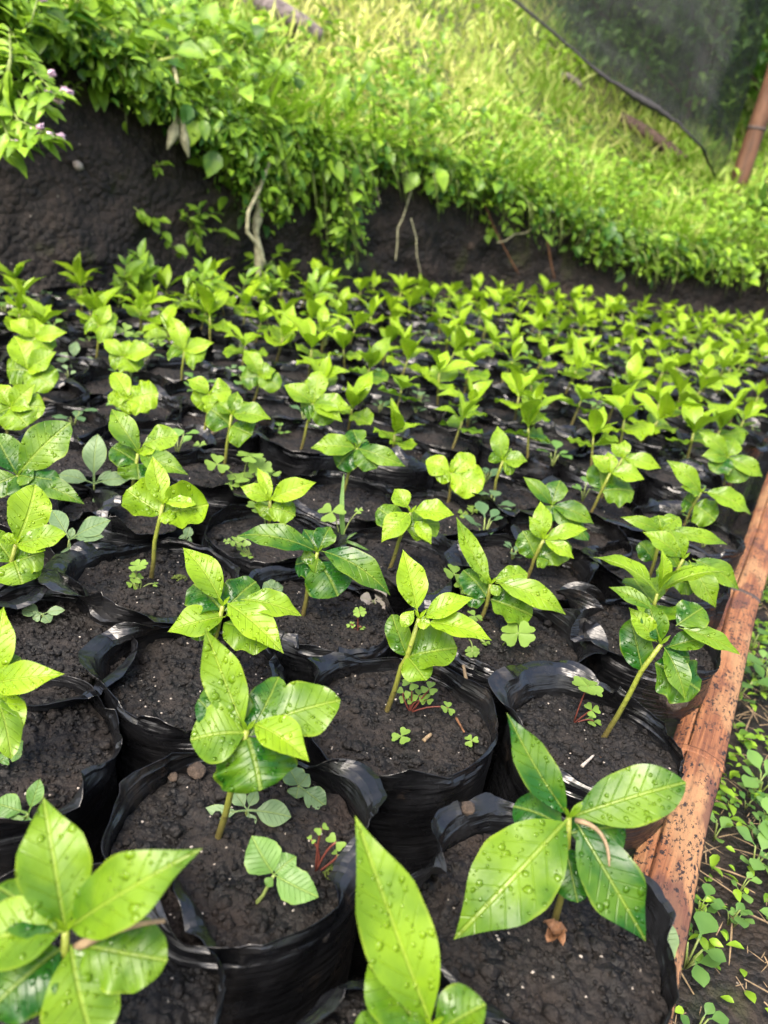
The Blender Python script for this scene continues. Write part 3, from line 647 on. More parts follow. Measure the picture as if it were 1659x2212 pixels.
# rail line (right edge of the bed) and bank foot (far edge) in metres
def rail_x(y): return D * (1.22 + .456 * (y / D - 1.81))
FOOT = [(-2.6, .3), (-1.9, .55), (-1.25, .95), (-.80, 1.36), (-.60, 1.60), (-.42, 1.83), (-.16, 2.12), (.12, 2.40), (.45, 2.60), (.85, 2.74), (1.3, 2.80), (2.0, 2.86), (3.2, 2.9), (5.0, 3.0)]
def foot_y(x):
    for (x0, y0), (x1, y1) in zip(FOOT, FOOT[1:]):
        if x0 <= x <= x1: return y0 + (y1 - y0) * (x - x0) / (x1 - x0)
    return 3.0
def foot_dist(x, y):
    best = 9
    for (x0, y0), (x1, y1) in zip(FOOT, FOOT[1:]):
        dx, dy = x1 - x0, y1 - y0; t = max(0, min(1, ((x - x0) * dx + (y - y0) * dy) / (dx * dx + dy * dy)))
        best = min(best, math.hypot(x - x0 - t * dx, y - y0 - t * dy))
    return best
rng = random.Random(11)
protos = []
def seen(x, y, m=120, z=ZB + .05):
    v = Vector((x, y, z)) - CAM; zc = v.dot(FW)
    if zc < .1: return False
    px = PW / 2 + FPX * v.dot(RT) / zc; py = PH / 2 - FPX * v.dot(UP) / zc
    return -m < px < PW + m and py < PH + m
FARB = []
for r in range(60):
    y = (1.2 + r * .76) * D
    for k in range(-40, 70):
        x = (k + .5 * (r % 2)) * .88 * D + rng.uniform(-.06, .06) * D; yy = y + rng.uniform(-.06, .06) * D
        if not seen(x, yy) or x > rail_x(yy) - .45 * D or yy > foot_y(x) or foot_dist(x, yy) < .60 * D: continue
        if min(math.hypot(x - a, yy - b) for a, b in BAGS) < .70 * D: continue
        FARB.append((x, yy))
L_FARB = 'small black bag of soil packed among many in the middle and far rows'
mid_p, far_p = [], []
for i, (x, y) in enumerate(FARB):
    near = math.hypot(x, y) < 11 * D
    lst, cnt = (mid_p, 8) if near else (far_p, 6)
    if len(lst) < cnt:
        t = bag(x, y, 100 + i, L_FARB, rf(100 + i, 3), R=.055, n=64 if near else 40, crumbs=60 if near else 0, rings=10 if near else 5); lst.append(t)
    else:
        dup(rng.choice(lst), (x, y, 0), rng.random() * 6.28, 1.0)

# ------------------------------------------------------------------ the other seedlings
def generic_seedling(seed, detail=True, loc=(0, 0, 0), label='', group=G_SEED):
    r = random.Random(seed); t = thing('coffee_seedling', label, 'seedling', loc, group)
    h = r.uniform(.030, .052); tone = r.uniform(.5, .95); az0 = r.random() * 6.28
    top = Vector((r.uniform(-.006, .006), r.uniform(-.006, .006), h)); low = top * .74
    V, F = tube([(0, 0, -.006), (0, 0, 0), low * .5, low, top], [.0022, .002, .0018, .0017, .0013], 7 if detail else 5)
    obj('stem', V, F, M_STEM, t)
    nu, nv = (12, 6) if detail else (7, 4)
    def lf(nm, b, az, el, L, W, k, tn, **kw):
        d = Vector((math.cos(az) * math.cos(el), math.sin(az) * math.cos(el), math.sin(el)))
        m = frame(d, Vector((0, 0, 1)), r.uniform(-.3, .3)); V, F, UV = leaf_data(L, W, k, rng=r, nu=nu, nv=nv, **kw)
        o = obj(nm, V, F, M_LEAF, t, uv=UV); o.matrix_local = Matrix.Translation(b) @ m; o.color = (max(0, min(1, tn)), 0, 0, 1)
    for s_ in (0, 1):
        lf('cotyledon', low, az0 + PI * s_ + r.uniform(-.3, .3), r.uniform(-.25, .35), r.uniform(.030, .042), r.uniform(.034, .044), 'r', tone - .3, bend=r.uniform(-.3, .5), cup=r.uniform(-.2, .3), wave=.07)
    for s_ in (0, 1):
        lf('leaf', top, az0 + PI / 2 + PI * s_ + r.uniform(-.4, .4), r.uniform(.15, 1.0), r.uniform(.046, .066), r.uniform(.020, .027), 'e', tone, bend=r.uniform(.6, 1.4), keel=.26, wave=.05, tw=r.uniform(-.5, .5))
    for s_ in range(r.choice((2, 2, 3))):
        lf('leaf', top + Vector((0, 0, .003)), az0 + PI * s_ + r.uniform(-.5, .5), r.uniform(.5, 1.35), r.uniform(.024, .050), r.uniform(.012, .020), 'e', tone + .15, bend=r.uniform(.2, .9), keel=.26, tw=r.uniform(-.5, .5))
    return t
L_FARS = 'small lime green seedling in the densely packed far rows of the bed'
L_MIDS = 'light green seedling with pointed upper leaves standing in the middle rows'
P1, P2 = [], []
allb = BAGS[:len(NEAR)] + FARB
for i, (x, y) in enumerate(allb):
    if min(math.hypot(x - a, y - b) for a, b in SEED_AT) < .62 * D or i in (5,) or rng.random() < .03: continue
    x += rng.uniform(-.018, .018); y += rng.uniform(-.018, .018)
    dd = math.hypot(x, y); nearer = dd < 11 * D
    lst, cnt, lab = (P1, 14, L_MIDS) if nearer else (P2, 12, L_FARS)
    if len(lst) < cnt: lst.append(generic_seedling(300 + i, nearer, (x, y, ZS), lab)); lst[-1].scale = (.95,) * 3 if nearer else (.9,) * 3; lst[-1].rotation_euler = (rng.gauss(0, .09), rng.gauss(0, .09), 0)
    else:
        q = dup(rng.choice(lst), (x, y, ZS), 0, rng.uniform(.9, 1.3) if nearer else rng.uniform(.78, 1.12), tone=rng.uniform(.0, .45))
        q.rotation_euler = (rng.gauss(0, .10), rng.gauss(0, .10), rng.random() * 6.28)
    SEED_AT.append((x, y))

# ------------------------------------------------------------------ weeds between the seedlings
G_WEED = 'weeds sprouting in the bags'
def heart(L, W):
    V, F = [(0, 0, 0)], []; pts = []
    for u, v in ((.12, .10), (.4, .34), (.7, .50), (.92, .44), (1.0, .24), (.90, 0)): pts.append((u * L, v * W, .10 * v * W))
    pts2 = pts + [(x, -y, z) for x, y, z in pts[-2::-1]]
    V += pts2; n = len(pts2); c = len(V); V.append((.5 * L, 0, -.06 * W))
    for i in range(n - 1): F.append((c, 1 + i + 1, 1 + i))
    F += [(c, 1, 0), (c, 0, n)]
    return V, [f[::-1] for f in F]
def xf(vf, m): return [m @ Vector(v) for v in vf[0]], vf[1]
def clover_leaf(r, nleaf, rg, n=3):
    parts = []
    for k in range(nleaf):
        m = Matrix.Rotation(2 * PI * k / nleaf + rg.uniform(-.12, .12), 4, 'Z') @ Matrix.Rotation(rg.uniform(-.15, .2), 4, 'Y')
        parts.append(xf(heart(r, r * 1.15), m))
    return merge(*parts)
def clover(label, base, leaves, tone=.5, red=False):
    """leaves: (px, py, radius px, leaflets)"""
    rg = random.Random(base[0] * 31 + base[1]); B = at(*base, ZS); px = depth(B) / FPX
    t = thing('clover', label, 'clover', B, G_WEED); st = []
    for (x, y, r, nl) in leaves:
        p = at_above(x, y, B); p += FW * rg.uniform(-.004, .004)
        if p.z < ZS + .002: p = at(x, y, ZS + .003)
        pts = curve3(Vector((0, 0, -.003)), p - B, Vector((rg.uniform(-.003, .003), 0, .003)), 5); st.append(tube(pts, .00055, 5))
        V, F = clover_leaf(r * px, nl, rg)
        o = obj('clover_leaf', V, F, M_WEED, t); o.matrix_local = Matrix.Translation(p - B) @ frame(Vector((math.cos(rg.random() * 6), math.sin(rg.random() * 6), 0)), Vector((0, 0, 1)) * .5 + (CAM - p).normalized() * .5)
        o.color = (tone + rg.uniform(-.1, .1), 0, 0, 1)
    V, F = merge(*st); obj('stem', V, F, M_RSTEM if red else M_WSTEM, t)
    return t
clover('wood sorrel with a big round pale leaf above two lower ones, near the rail', (1241, 1556), [(1270, 1482, 34, 4), (1277, 1533, 18, 3), (1284, 1560, 17, 3)], .55, True)
clover('single four leaved clover lying flat in front of the light green seedling', (1085, 1392), [(1118, 1367, 36, 4)], .45)
clover('blue green clover with three leaflets behind the upright yellow green seedling', (1000, 1305), [(982, 1240, 26, 3), (1008, 1262, 26, 3), (1005, 1275, 16, 3)], .3)
clover('cluster of small clovers at the foot of the centre yellow green seedling', (888, 1532), [(888, 1478, 19, 3), (928, 1490, 18, 3), (905, 1505, 17, 3), (880, 1510, 18, 3), (922, 1515, 15, 3), (968, 1530, 17, 3), (872, 1495, 15, 2)], .6, True)
clover('lone clover with three leaflets near the front rim of the centre bag', (868, 1606), [(867, 1589, 22, 3)], .5)
clover('tiny clover seedling right of the lone clover in the centre bag', (1017, 1610), [(1018, 1600, 16, 3)], .5)
clover('two tiny clovers beside the lower right of the centre seedling', (1012, 1375), [(1020, 1408, 15, 4), (1048, 1388, 11, 3), (1025, 1330, 18, 3)], .3)
clover('patch of big clover leaves left of the pale yellow three leaved seedling', (528, 1050), [(541, 985, 28, 4), (470, 1003, 26, 3), (562, 1010, 26, 4), (520, 1030, 28, 4), (585, 1025, 22, 3), (500, 1050, 18, 3)], .5)
clover('large clover leaf in front of the pale yellow three leaved seedling', (575, 1140), [(562, 1096, 30, 4)], .4)
clover('wood sorrel beside the grass blade with three leaflets on a thin stalk', (735, 1175), [(716, 1106, 30, 3), (775, 1103, 9, 3)], .45)
clover('small double clover left of the long bare stem', (300, 1272), [(298, 1223, 20, 4), (294, 1248, 15, 3), (284, 1262, 14, 3), (335, 1262, 9, 2)], .6)
clover('round leaved sorrel sprout left of the dark arching seedling', (545, 1205), [(528, 1165, 17, 3), (510, 1170, 15, 3), (522, 1190, 13, 3), (535, 1200, 12, 3), (492, 1168, 8, 3)], .55)
clover('pale yellowish clover right of the dark arching seedling', (775, 1360), [(777, 1322, 14, 4), (758, 1350, 10, 3), (782, 1356, 8, 3)], .9, True)
clover('red stalked sprout with round leaves by the moss in the weedy bag', (683, 1878), [(695, 1788, 16, 2), (726, 1818, 22, 2), (728, 1850, 13, 2), (672, 1816, 10, 2)], .6, True)
clover('clover at the far side of the clover patch bag under a leaf', (426, 975), [(430, 962, 14, 3), (440, 985, 12, 3)], .7)
clover('clover tuft below the star shaped lime seedling', (300, 790), [(290, 720, 20, 3), (320, 740, 20, 3), (270, 715, 18, 3), (345, 740, 14, 3)], .35)
clover('clover cluster on the right half of the middle rows', (1015, 1112), [(1020, 1100, 14, 3), (1035, 1095, 12, 3), (1000, 1110, 12, 3)], .4)

def spoon(label, base, node, tone, leaves, mat=None, cat='weed', name='weed'):
    return hero(label, base, node, tone, leaves, cat=cat, group=G_WEED, mat=mat or M_GREY, rs=.0009, name=name, nu=14, nv=6)
spoon('grey green weed with an upright spoon shaped leaf at the left', (203, 1075), (203, 1045), .5, [(211, 938, 50, 's', dict(dz=.1, f=.8)), (126, 1026, 32, 's', dict(dz=0)), (284, 1033, 32, 's', dict(dz=.05)), (240, 1016, 12, 's'), (222, 1094, 26, 's', dict(b=(202, 1066), dz=-.3))])
spoon('grey green weed with spreading toothed leaves growing on the plastic fold at left', (148, 1195), (150, 1165), .35, [(238, 1124, 42, 's', dict(dz=.1)), (224, 1160, 26, 's', dict(dz=-.1)), (112, 1102, 40, 's', dict(dz=.3)), (155, 1222, 42, 's', dict(dz=-.4, b=(150, 1172))), (157, 1140, 16, 's', dict(t=.3))])
spoon('fresh green weed with two toothed heart shaped leaves in the weedy front bag', (556, 1948), (592, 1890), .75, [(544, 1806, 84, 't', dict(dz=.2, f=.8)), (688, 1938, 72, 't', dict(dz=-.2, f=.8)), (640, 1850, 58, 't', dict(dz=.3)), (575, 1915, 22, 's', dict(dz=-.1))], M_WEED)
spoon('pale weed with four rounded leaves on pink stalks behind the tall seedling stem', (534, 1760), (534, 1750), .75, [(629, 1765, 56, 's', dict(dz=0, f=.7)), (417, 1772, 42, 's', dict(dz=-.05, f=.7)), (505, 1708, 34, 's', dict(dz=.4)), (556, 1708, 26, 's', dict(dz=.4)), (545, 1790, 28, 's', dict(dz=-.4))])
spoon('frilly pale weed draped over the grey plastic flap', (640, 1712), (645, 1698), .4, [(622, 1655, 50, 't', dict(dz=.3)), (704, 1742, 50, 's', dict(dz=-.1, f=.7)), (640, 1725, 44, 't', dict(dz=-.3)), (668, 1672, 36, 't', dict(dz=.3))])
spoon('small weed with rounded leaves at left above the corner seedling', (62, 1785), (61, 1758), .55, [(86, 1683, 36, 's', dict(dz=.2, f=.75)), (-12, 1735, 56, 's', dict(dz=0, f=.75)), (20, 1788, 30, 's', dict(dz=-.3)), (60, 1795, 22, 's', dict(dz=-.4))], M_WEED)
spoon('round leaved sprout cut by the left edge in the left bag', (15, 1650), (18, 1628), .4, [(50, 1600, 34, 's', dict(dz=.2)), (-10, 1600, 36, 's', dict(dz=.2)), (48, 1630, 32, 's', dict(dz=-.2)), (0, 1648, 34, 's', dict(dz=-.3))], M_WEED)
spoon('flat pinkish weed with five round leaves in the middle bag', (808, 1302), (808, 1298), .3, [(832, 1274, 32, 's', dict(dz=.3)), (778, 1290, 28, 's', dict(dz=.0)), (788, 1318, 28, 's', dict(dz=-.3)), (830, 1326, 36, 's', dict(dz=-.3)), (836, 1298, 22, 's', dict(dz=0))], M_PINK)
spoon('pale sprouting weed lying along the back rim of the left bag', (95, 1340), (92, 1326), .7, [(48, 1318, 32, 's', dict(dz=.1)), (108, 1345, 26, 's', dict(dz=-.2)), (70, 1336, 24, 's', dict(dz=-.2)), (140, 1318, 20, 's', dict(dz=.1))], M_GREY)
spoon('small pale sprout between the twin stems left of centre', (402, 1185), (401, 1168), .7, [(410, 1138, 22, 's', dict(dz=.2)), (388, 1158, 20, 's', dict(dz=0)), (415, 1170, 18, 's', dict(dz=-.1)), (398, 1186, 20, 's', dict(dz=-.3))])
spoon('grey lobed weed behind the right leaves of the four leaved lime seedling', (600, 1290), (590, 1275), .4, [(612, 1268, 30, 't', dict(dz=.1)), (570, 1258, 34, 't', dict(dz=.2)), (600, 1300, 26, 't', dict(dz=-.2))])
spoon('flat greyish weed in the second left row beside the clover tuft', (155, 790), (158, 778), .5, [(165, 738, 22, 's', dict(dz=.2)), (120, 772, 24, 's', dict(dz=0)), (216, 790, 24, 's', dict(dz=-.1)), (165, 800, 20, 's', dict(dz=-.3))])
o = spoon('tall thin curved grass blade rising from the middle bag', (742, 1172), (742, 1168), .55, [(743, 1022, 11, 'g', dict(dz=.0, bend=.5, f=.8)), (688, 1190, 5, 'g', dict(dz=0, bend=1.2)), (805, 1195, 6, 'g', dict(dz=0, bend=1.4)), (770, 1150, 5, 'g', dict(dz=0))], M_WEED, 'grass', 'grass_tuft')
def small_weed(seed, loc, label, size=.012, mat=None):
    r = random.Random(seed); t = thing('weed', label, 'weed', loc, G_WEED); parts = []; st = []
    n = r.choice((4, 5, 6, 8))
    for k in range(n):
        az = k * 2.4 + r.uniform(-.4, .4); h = size * r.uniform(.2, 1.3); L = size * r.uniform(.6, 1.2)
        b = Vector((math.cos(az) * L * .3, math.sin(az) * L * .3, h))
        st.append(tube([(0, 0, -.002), b * .5, b], .0005, 4))
        V, F, U = leaf_data(L, L * r.uniform(.55, .85), 's', bend=.4, rng=r, nu=6, nv=4)
        parts.append(xf((V, F), Matrix.Translation(b) @ frame(Vector((math.cos(az), math.sin(az), r.uniform(-.1, .6))), Vector((0, 0, 1)))))
    V, F = merge(*parts); o = obj('foliage', V, F, mat or (M_WEED if r.random() < .6 else M_GREY), t, uv=[(.3, .3)] * len(V)); o.color = (r.random(), 0, 0, 1)
    V, F = merge(*st); obj('stem', V, F, M_WSTEM, t); return t
WP = []
L_SW = 'tiny pale weed sprouting from soil between seedlings in the middle or far rows'
for i in range(190):
    x, y = rng.choice(allb[13:])
    a = rng.random() * 6.28; q = rng.uniform(.022, .05); p = (x + q * math.cos(a), y + q * math.sin(a), ZS - .001)
    if math.hypot(p[0], p[1]) < 5.2 * D: continue
    if len(WP) < 8: WP.append(small_weed(i, p, L_SW, .012))
    else: dup(rng.choice(WP), p, rng.random() * 6.28, rng.uniform(.7, 1.8), tone=rng.uniform(-.3, .3))

# loose bits on the soil
def clod(label, px, py, r, z=ZS, mat=None, name='soil_clod', cat='clod'):
    B = at(px, py, z); s_ = r * depth(B) / FPX; rg = random.Random(px)
    bm = __import__('bmesh').new(); __import__('bmesh').ops.create_icosphere(bm, subdivisions=3, radius=1)
    V = []
    for v in bm.verts:
        q = v.co.normalized(); f = 1 + .28 * noise.noise(q * 1.3 + Vector((px, 0, 0))) + .14 * noise.noise(q * 4 + Vector((0, py, 0))); V.append((q.x * f * s_, q.y * f * s_, q.z * f * s_ * .8 + s_ * .45))
    F = [tuple(v.index for v in f.verts) for f in bm.faces]; bm.free()
    o = obj(name, V, F, mat or M_CLOD); o.location = B; tag(o, label, cat)
clod('round grey brown soil clod at the back of the weedy front bag', 424, 1672, 19)
clod('small reddish clod left of the round clod in the weedy front bag', 374, 1682, 11)
clod('crumbly brown clod resting on the folded plastic lip at lower right', 1009, 1752, 16, ZB)
clod('large tan lump of earth half buried in the rail side bag', 1449, 1520, 28)
clod('small orange brown pebble between the leaves of the large lower right seedling', 1292, 1644, 8, ZS, M_BROWN, 'pebble', 'pebble')
def stick(label, a, b, r0, r1, mat=None, sag=(0, 0, 0), za=ZS + .003, zb=None, name='dry_stick', cat='stick', n=7):
    A = at(*a, za); Bq = at(*b, zb if zb is not None else za); px = depth(A) / FPX
    pts = [p - A for p in curve3(A, Bq, Vector(sag), n)]
    V, F = tube(pts, [(r0 + (r1 - r0) * i / n) * px for i in range(n + 1)], 7)
    o = obj(name, V, F, mat or M_DRY); o.location = A; tag(o, label, cat); return o
stick('short straw coloured stick standing at the back rim of the centre bag', (1011, 1490), (1001, 1437), 5, 3.5, za=ZS + .002, zb=ZS + .012)
stick('flat chip of pale straw on the soil of the centre bag', (915, 1600), (931, 1586), 5, 4)
stick('dark twig piece on the right of the centre bag soil', (985, 1550), (1003, 1582), 3, 2, M_BROWN)
stick('whitish straw sliver beside the orange brown pebble', (1257, 1655), (1282, 1632), 4, 2.5, M_STONE)
stick('thin broken straw at the left of the fifth row', (95, 862), (130, 878), 5, 4)
stick('pale straw piece in front of the straight stemmed seedling', (448, 944), (470, 930), 5, 5)
stick('thin upright dry stalk above the twisted plastic at left', (252, 1168), (248, 1150), 3, 2, za=ZS, zb=ZS + .01)
P = at_above(159, 2050, at(118, 2235, ZS)); Q = at_depth(357, 1989, depth(P) - .004)
V, F = tube([p - P for p in curve3(P, Q, Vector((0, 0, .003)), 8)], [.0017, .0019, .0016, .0014, .0013, .0012, .0010, .0009, .0007], 7)
o = obj('dry_twig', V, F, M_DRY); o.location = P; tag(o, 'dry beige twig resting across the leaves of the bottom left seedling', 'twig')
P = at_above(1243, 1772, at(1198, 1990, ZS)); Q = at_depth(1316, 1872, depth(P) - .014)
V, F = tube([p - P for p in curve3(P + (CAM - P) * .012, Q + (CAM - Q) * .012, RT * .004 + UP * .004, 8)], [.0012, .0013, .0011, .001, .0009, .0009, .0008, .0007, .0004], 7)
o = obj('dry_leaf_stalk', V, F, M_DRY); o.location = P; tag(o, 'thin dried stalk lying on the drooping leaf of the large lower right seedling', 'stalk')
B = at(1194, 2022, ZS + .004); parts = []
rg = random.Random(5)
for a in (.3, 2.2, 4.1, 5.2):
    V, F, U = leaf_data(.0075, .006, 'r', bend=1.6, cup=.5, wave=.15, rng=rg, nu=8, nv=6)
    parts.append(xf((V, F), frame(Vector((math.cos(a), math.sin(a), .35)), Vector((0, 0, 1)))))
V, F = merge(*parts); o = obj('withered_leaf', V, F, M_BROWN, uv=[(0, 0)] * len(V)); o.location = B; tag(o, 'curled brown withered leaf on the soil of the lower right bag', 'dead leaf')
for (x, y, r, lab) in ((388, 1250, 16, 'little cushion of green moss on the soil left of centre'), (717, 1884, 20, 'bright green moss cushion by the red stalked sprout')):
    B = at(x, y, ZS); px = depth(B) / FPX; parts = []; rg = random.Random(x)
    for k in range(90):
        a, q = rg.random() * 6.28, rg.random() ** .7 * r * px; p = Vector((q * math.cos(a), q * math.sin(a), (1 - (q / (r * px)) ** 2) * r * px * .35)); s2 = r * px * .12
        parts.append(([p + Vector(v) * s2 for v in ICO[0]], ICO[1]))
    V, F = merge(*parts); o = obj('moss_tuft', V, F, M_MOSS); o.location = B; tag(o, lab, 'moss')

# ------------------------------------------------------------------ ground, cut bank and hillside
gx = np.r_[[-80, -20, -5, -2, -1], np.arange(-.6, 1.7, .014), [2, 3, 6, 20, 80]]
gy = np.r_[[-80, -20, -4, -1, -.2], np.arange(.05, 3.1, .02), [3.5, 5, 10, 25, 80]]
V = []
for b in gy:
    for a in gx:
        p = Vector((a, b, 0)); V.append((a, b, .010 * noise.noise(p * 6) + .006 * noise.noise(p * 22) + .004 * noise.noise(p * 70) - .008))
n = len(gx); F = np.array([(j * n + i, j * n + i + 1, (j + 1) * n + i + 1, (j + 1) * n + i) for j in range(len(gy) - 1) for i in range(n - 1)])
kind(obj('ground', np.array(V), F, M_GROUND), 'structure')

FP = [Vector((a, b)) for a, b in FOOT]; SL = [0.0]
for a, b in zip(FP, FP[1:]): SL.append(SL[-1] + (b - a).length)
def foot_hit(px, py):
    d = ray(px, py); o = Vector((CAM.x, CAM.y)); dd = Vector((d.x, d.y)); best = None
    for i, (a, b) in enumerate(zip(FP, FP[1:])):
        e = b - a; den = dd.x * e.y - dd.y * e.x
        if abs(den) < 1e-9: continue
        t = ((a - o).x * e.y - (a - o).y * e.x) / den; u = ((a - o).x * dd.y - (a - o).y * dd.x) / den
        if t > 0 and -1e-6 <= u <= 1 + 1e-6 and (best is None or t < best[0]): best = (t, SL[i] + u * e.length)
    return best
EDGE_PX = [(-250, 0), (-100, 15), (60, 45), (150, 75), (300, 165), (440, 250), (600, 285), (800, 320), (1000, 375), (1150, 430), (1300, 488), (1450, 530), (1659, 565)]
es, ez = [], []
for x, y in EDGE_PX:
    h = foot_hit(x, y)
    if h: es.append(h[1]); ez.append(CAM.z + ray(x, y).z * h[0])
def edge_z(s): return float(np.interp(s, es, ez)) + .02 * noise.noise(Vector((s * 5, 1, 0)))
def foot_pt(s):
    i = max(0, min(len(SL) - 2, int(np.searchsorted(SL, s)) - 1)); return FP[i].lerp(FP[i + 1], (s - SL[i]) / (SL[i + 1] - SL[i]))
def foot_n(s):
    a, b = foot_pt(max(0, s - .15)), foot_pt(min(SL[-1], s + .15)); d = (b - a).normalized(); return Vector((-d.y, d.x))
LEAN = .10
def hill_rise(b, s):
    return .46 * b + .05 * (1 - math.exp(-b * 5)) + .05 * noise.noise(Vector((s * 1.5, b * 1.5, 3))) * min(1, b * 3) + .022 * noise.noise(Vector((s * 5, b * 5, 7))) * min(1, b * 5)
def near_s(x, y):
    best = (9e9, 0)
    for i, (a, b) in enumerate(zip(FP, FP[1:])):
        e = b - a; p = Vector((x, y)) - a; t = max(0, min(1, p.dot(e) / e.length_squared)); d = (p - e * t).length
        if d < best[0]: best = (d, SL[i] + t * e.length)
    return best
def hill_pt(s, b):
    p = foot_pt(s) + foot_n(s) * (LEAN * edge_z(s) + b); return Vector((p.x, p.y, edge_z(s) + hill_rise(b, s)))
def on_hill(px, py):                       # where a picture ray meets the hillside
    d = ray(px, py); h = foot_hit(px, py); t = h[0] if h else 2.5
    for k in range(900):
        t += .01; p = CAM + d * t; b, s_ = near_s(p.x, p.y)
        if p.z < edge_z(s_) + hill_rise(max(0, b - LEAN * edge_z(s_)), s_): return p
    return CAM + d * 4
def on_wall(px, py, out=0.0):
    h = foot_hit(px, py); p = CAM + ray(px, py) * h[0]; nn = foot_n(h[1]); k = LEAN * max(0, p.z) - out
    return Vector((p.x + nn.x * k, p.y + nn.y * k, p.z)), h[1]
S_ = np.arange(0, SL[-1], .013); V = []; m = 64
for s_ in S_:
    e, nn, f = edge_z(s_), foot_n(s_), foot_pt(s_)
    for j in range(m):
        q = j / (m - 1); z = -.05 + q * (e + .05)
        p3 = Vector((s_ * 1.0, z, 0)); k = LEAN * z + .030 * noise.noise(p3 * 4) + .018 * noise.noise(p3 * 11) + .010 * noise.noise(p3 * 30) + .007 * abs(noise.noise(p3 * 70)) + .022 * abs(noise.noise(Vector((s_ * 9, z * 2.5, 4)))) - .06 * max(0, .12 - z) + .03 * max(0, q - .9) * 10
        V.append((f.x + nn.x * k, f.y + nn.y * k, z))
F = np.array([(i * m + j, (i + 1) * m + j, (i + 1) * m + j + 1, i * m + j + 1) for i in range(len(S_) - 1) for j in range(m - 1)])
kind(obj('soil_bank', np.array(V), F, M_WALL), 'structure')
bs = np.r_[np.arange(0, 1.5, .05), np.arange(1.5, 5, .15), np.arange(5, 14, .6)]; S2 = np.arange(0, SL[-1], .06)
V = [tuple(hill_pt(s_, b) - Vector((0, 0, .004))) for s_ in S2 for b in bs]; m = len(bs)
F = np.array([(i * m + j, (i + 1) * m + j, (i + 1) * m + j + 1, i * m + j + 1) for i in range(len(S2) - 1) for j in range(m - 1)])
kind(obj('hillside', np.array(V), F, M_HILL), 'structure')

# ---- many leaves / blades as one mesh
RN = np.random.default_rng(4)
def unit(a): return a / np.maximum(np.linalg.norm(a, axis=1, keepdims=True), 1e-9)
T_OV = [(0, .05), (.22, .72), (.5, 1.0), (.78, .62), (1, .02)]
T_BL = [(0, .8), (.4, 1.0), (.75, .65), (1, .05)]
def scatter(name, P, X, Z, L, Wd, tone, mat, tmpl=T_OV, bend=.35, fold=.22, parent=None):
    P, X, Z = np.asarray(P, float), unit(np.asarray(X, float)), np.asarray(Z, float); Z = unit(Z - X * (Z * X).sum(1, keepdims=True)); Y = np.cross(Z, X)
    L, Wd = np.asarray(L), np.asarray(Wd); rows = []
    for u, h in tmpl:
        for v in (-1, 0, 1):
            x = u * L; y = v * h * Wd * .5; z = abs(v) * h * Wd * fold - bend * L * u * u
            rows.append(P + X * x[:, None] + Y * y[:, None] + Z * z[:, None])
    V = np.stack(rows, 1); N_, k, _ = V.shape; f = []
    for i in range(len(tmpl) - 1):
        for j in (0, 1): a = i * 3 + j; f.append((a, a + 3, a + 4, a + 1))
    F = (np.arange(N_)[:, None, None] * k + np.array(f)[None]).reshape(-1, 4)
    return obj(name, V.reshape(-1, 3), F, mat, parent, attr=np.repeat(np.asarray(tone), k))
def rnd_dirs(n_, up=0.0):
    a = RN.normal(size=(n_, 3)); a[:, 2] += up; return unit(a)

# grass on the slope
Gp, Gx, Gl, Gt = [], [], [], []; STRAW = on_hill(830, 40)
rg = random.Random(21)
for k in range(62000):
    s_ = rg.uniform(1.0, 5.4); b = 3.6 * rg.random() ** 1.5
    p = hill_pt(s_, b); cl = noise.noise(Vector((p.x * 4, p.y * 4, 0))); st = noise.noise(Vector((p.x * 1.6 + 5, p.y * 1.6, 2))) + .9 * math.exp(-((p.x - STRAW.x) ** 2 + ((p.y - STRAW.y) * .7) ** 2) / .22)
    if rg.random() > .62 + .5 * cl: continue
    Gp.append(p); a = rg.random() * 6.28; q = rg.uniform(.25, 1.3)
    Gx.append((math.cos(a) * q, math.sin(a) * q, 1)); Gl.append(rg.uniform(.03, .085) * (1 + .4 * cl))
    dry = max(0, min(1, .16 + 1.0 * st)); Gt.append(max(0, min(1, rg.gauss(.25 + .65 * dry, .2))))
Gl = np.array(Gl)
o = scatter('grass', Gp, Gx, rnd_dirs(len(Gp), .4), Gl, Gl * .11 + .0012, Gt, M_GRASS, T_BL, bend=.35, fold=.1); kind(o, 'stuff'); o['label'] = 'short sunlit grass with straw patches on the slope'

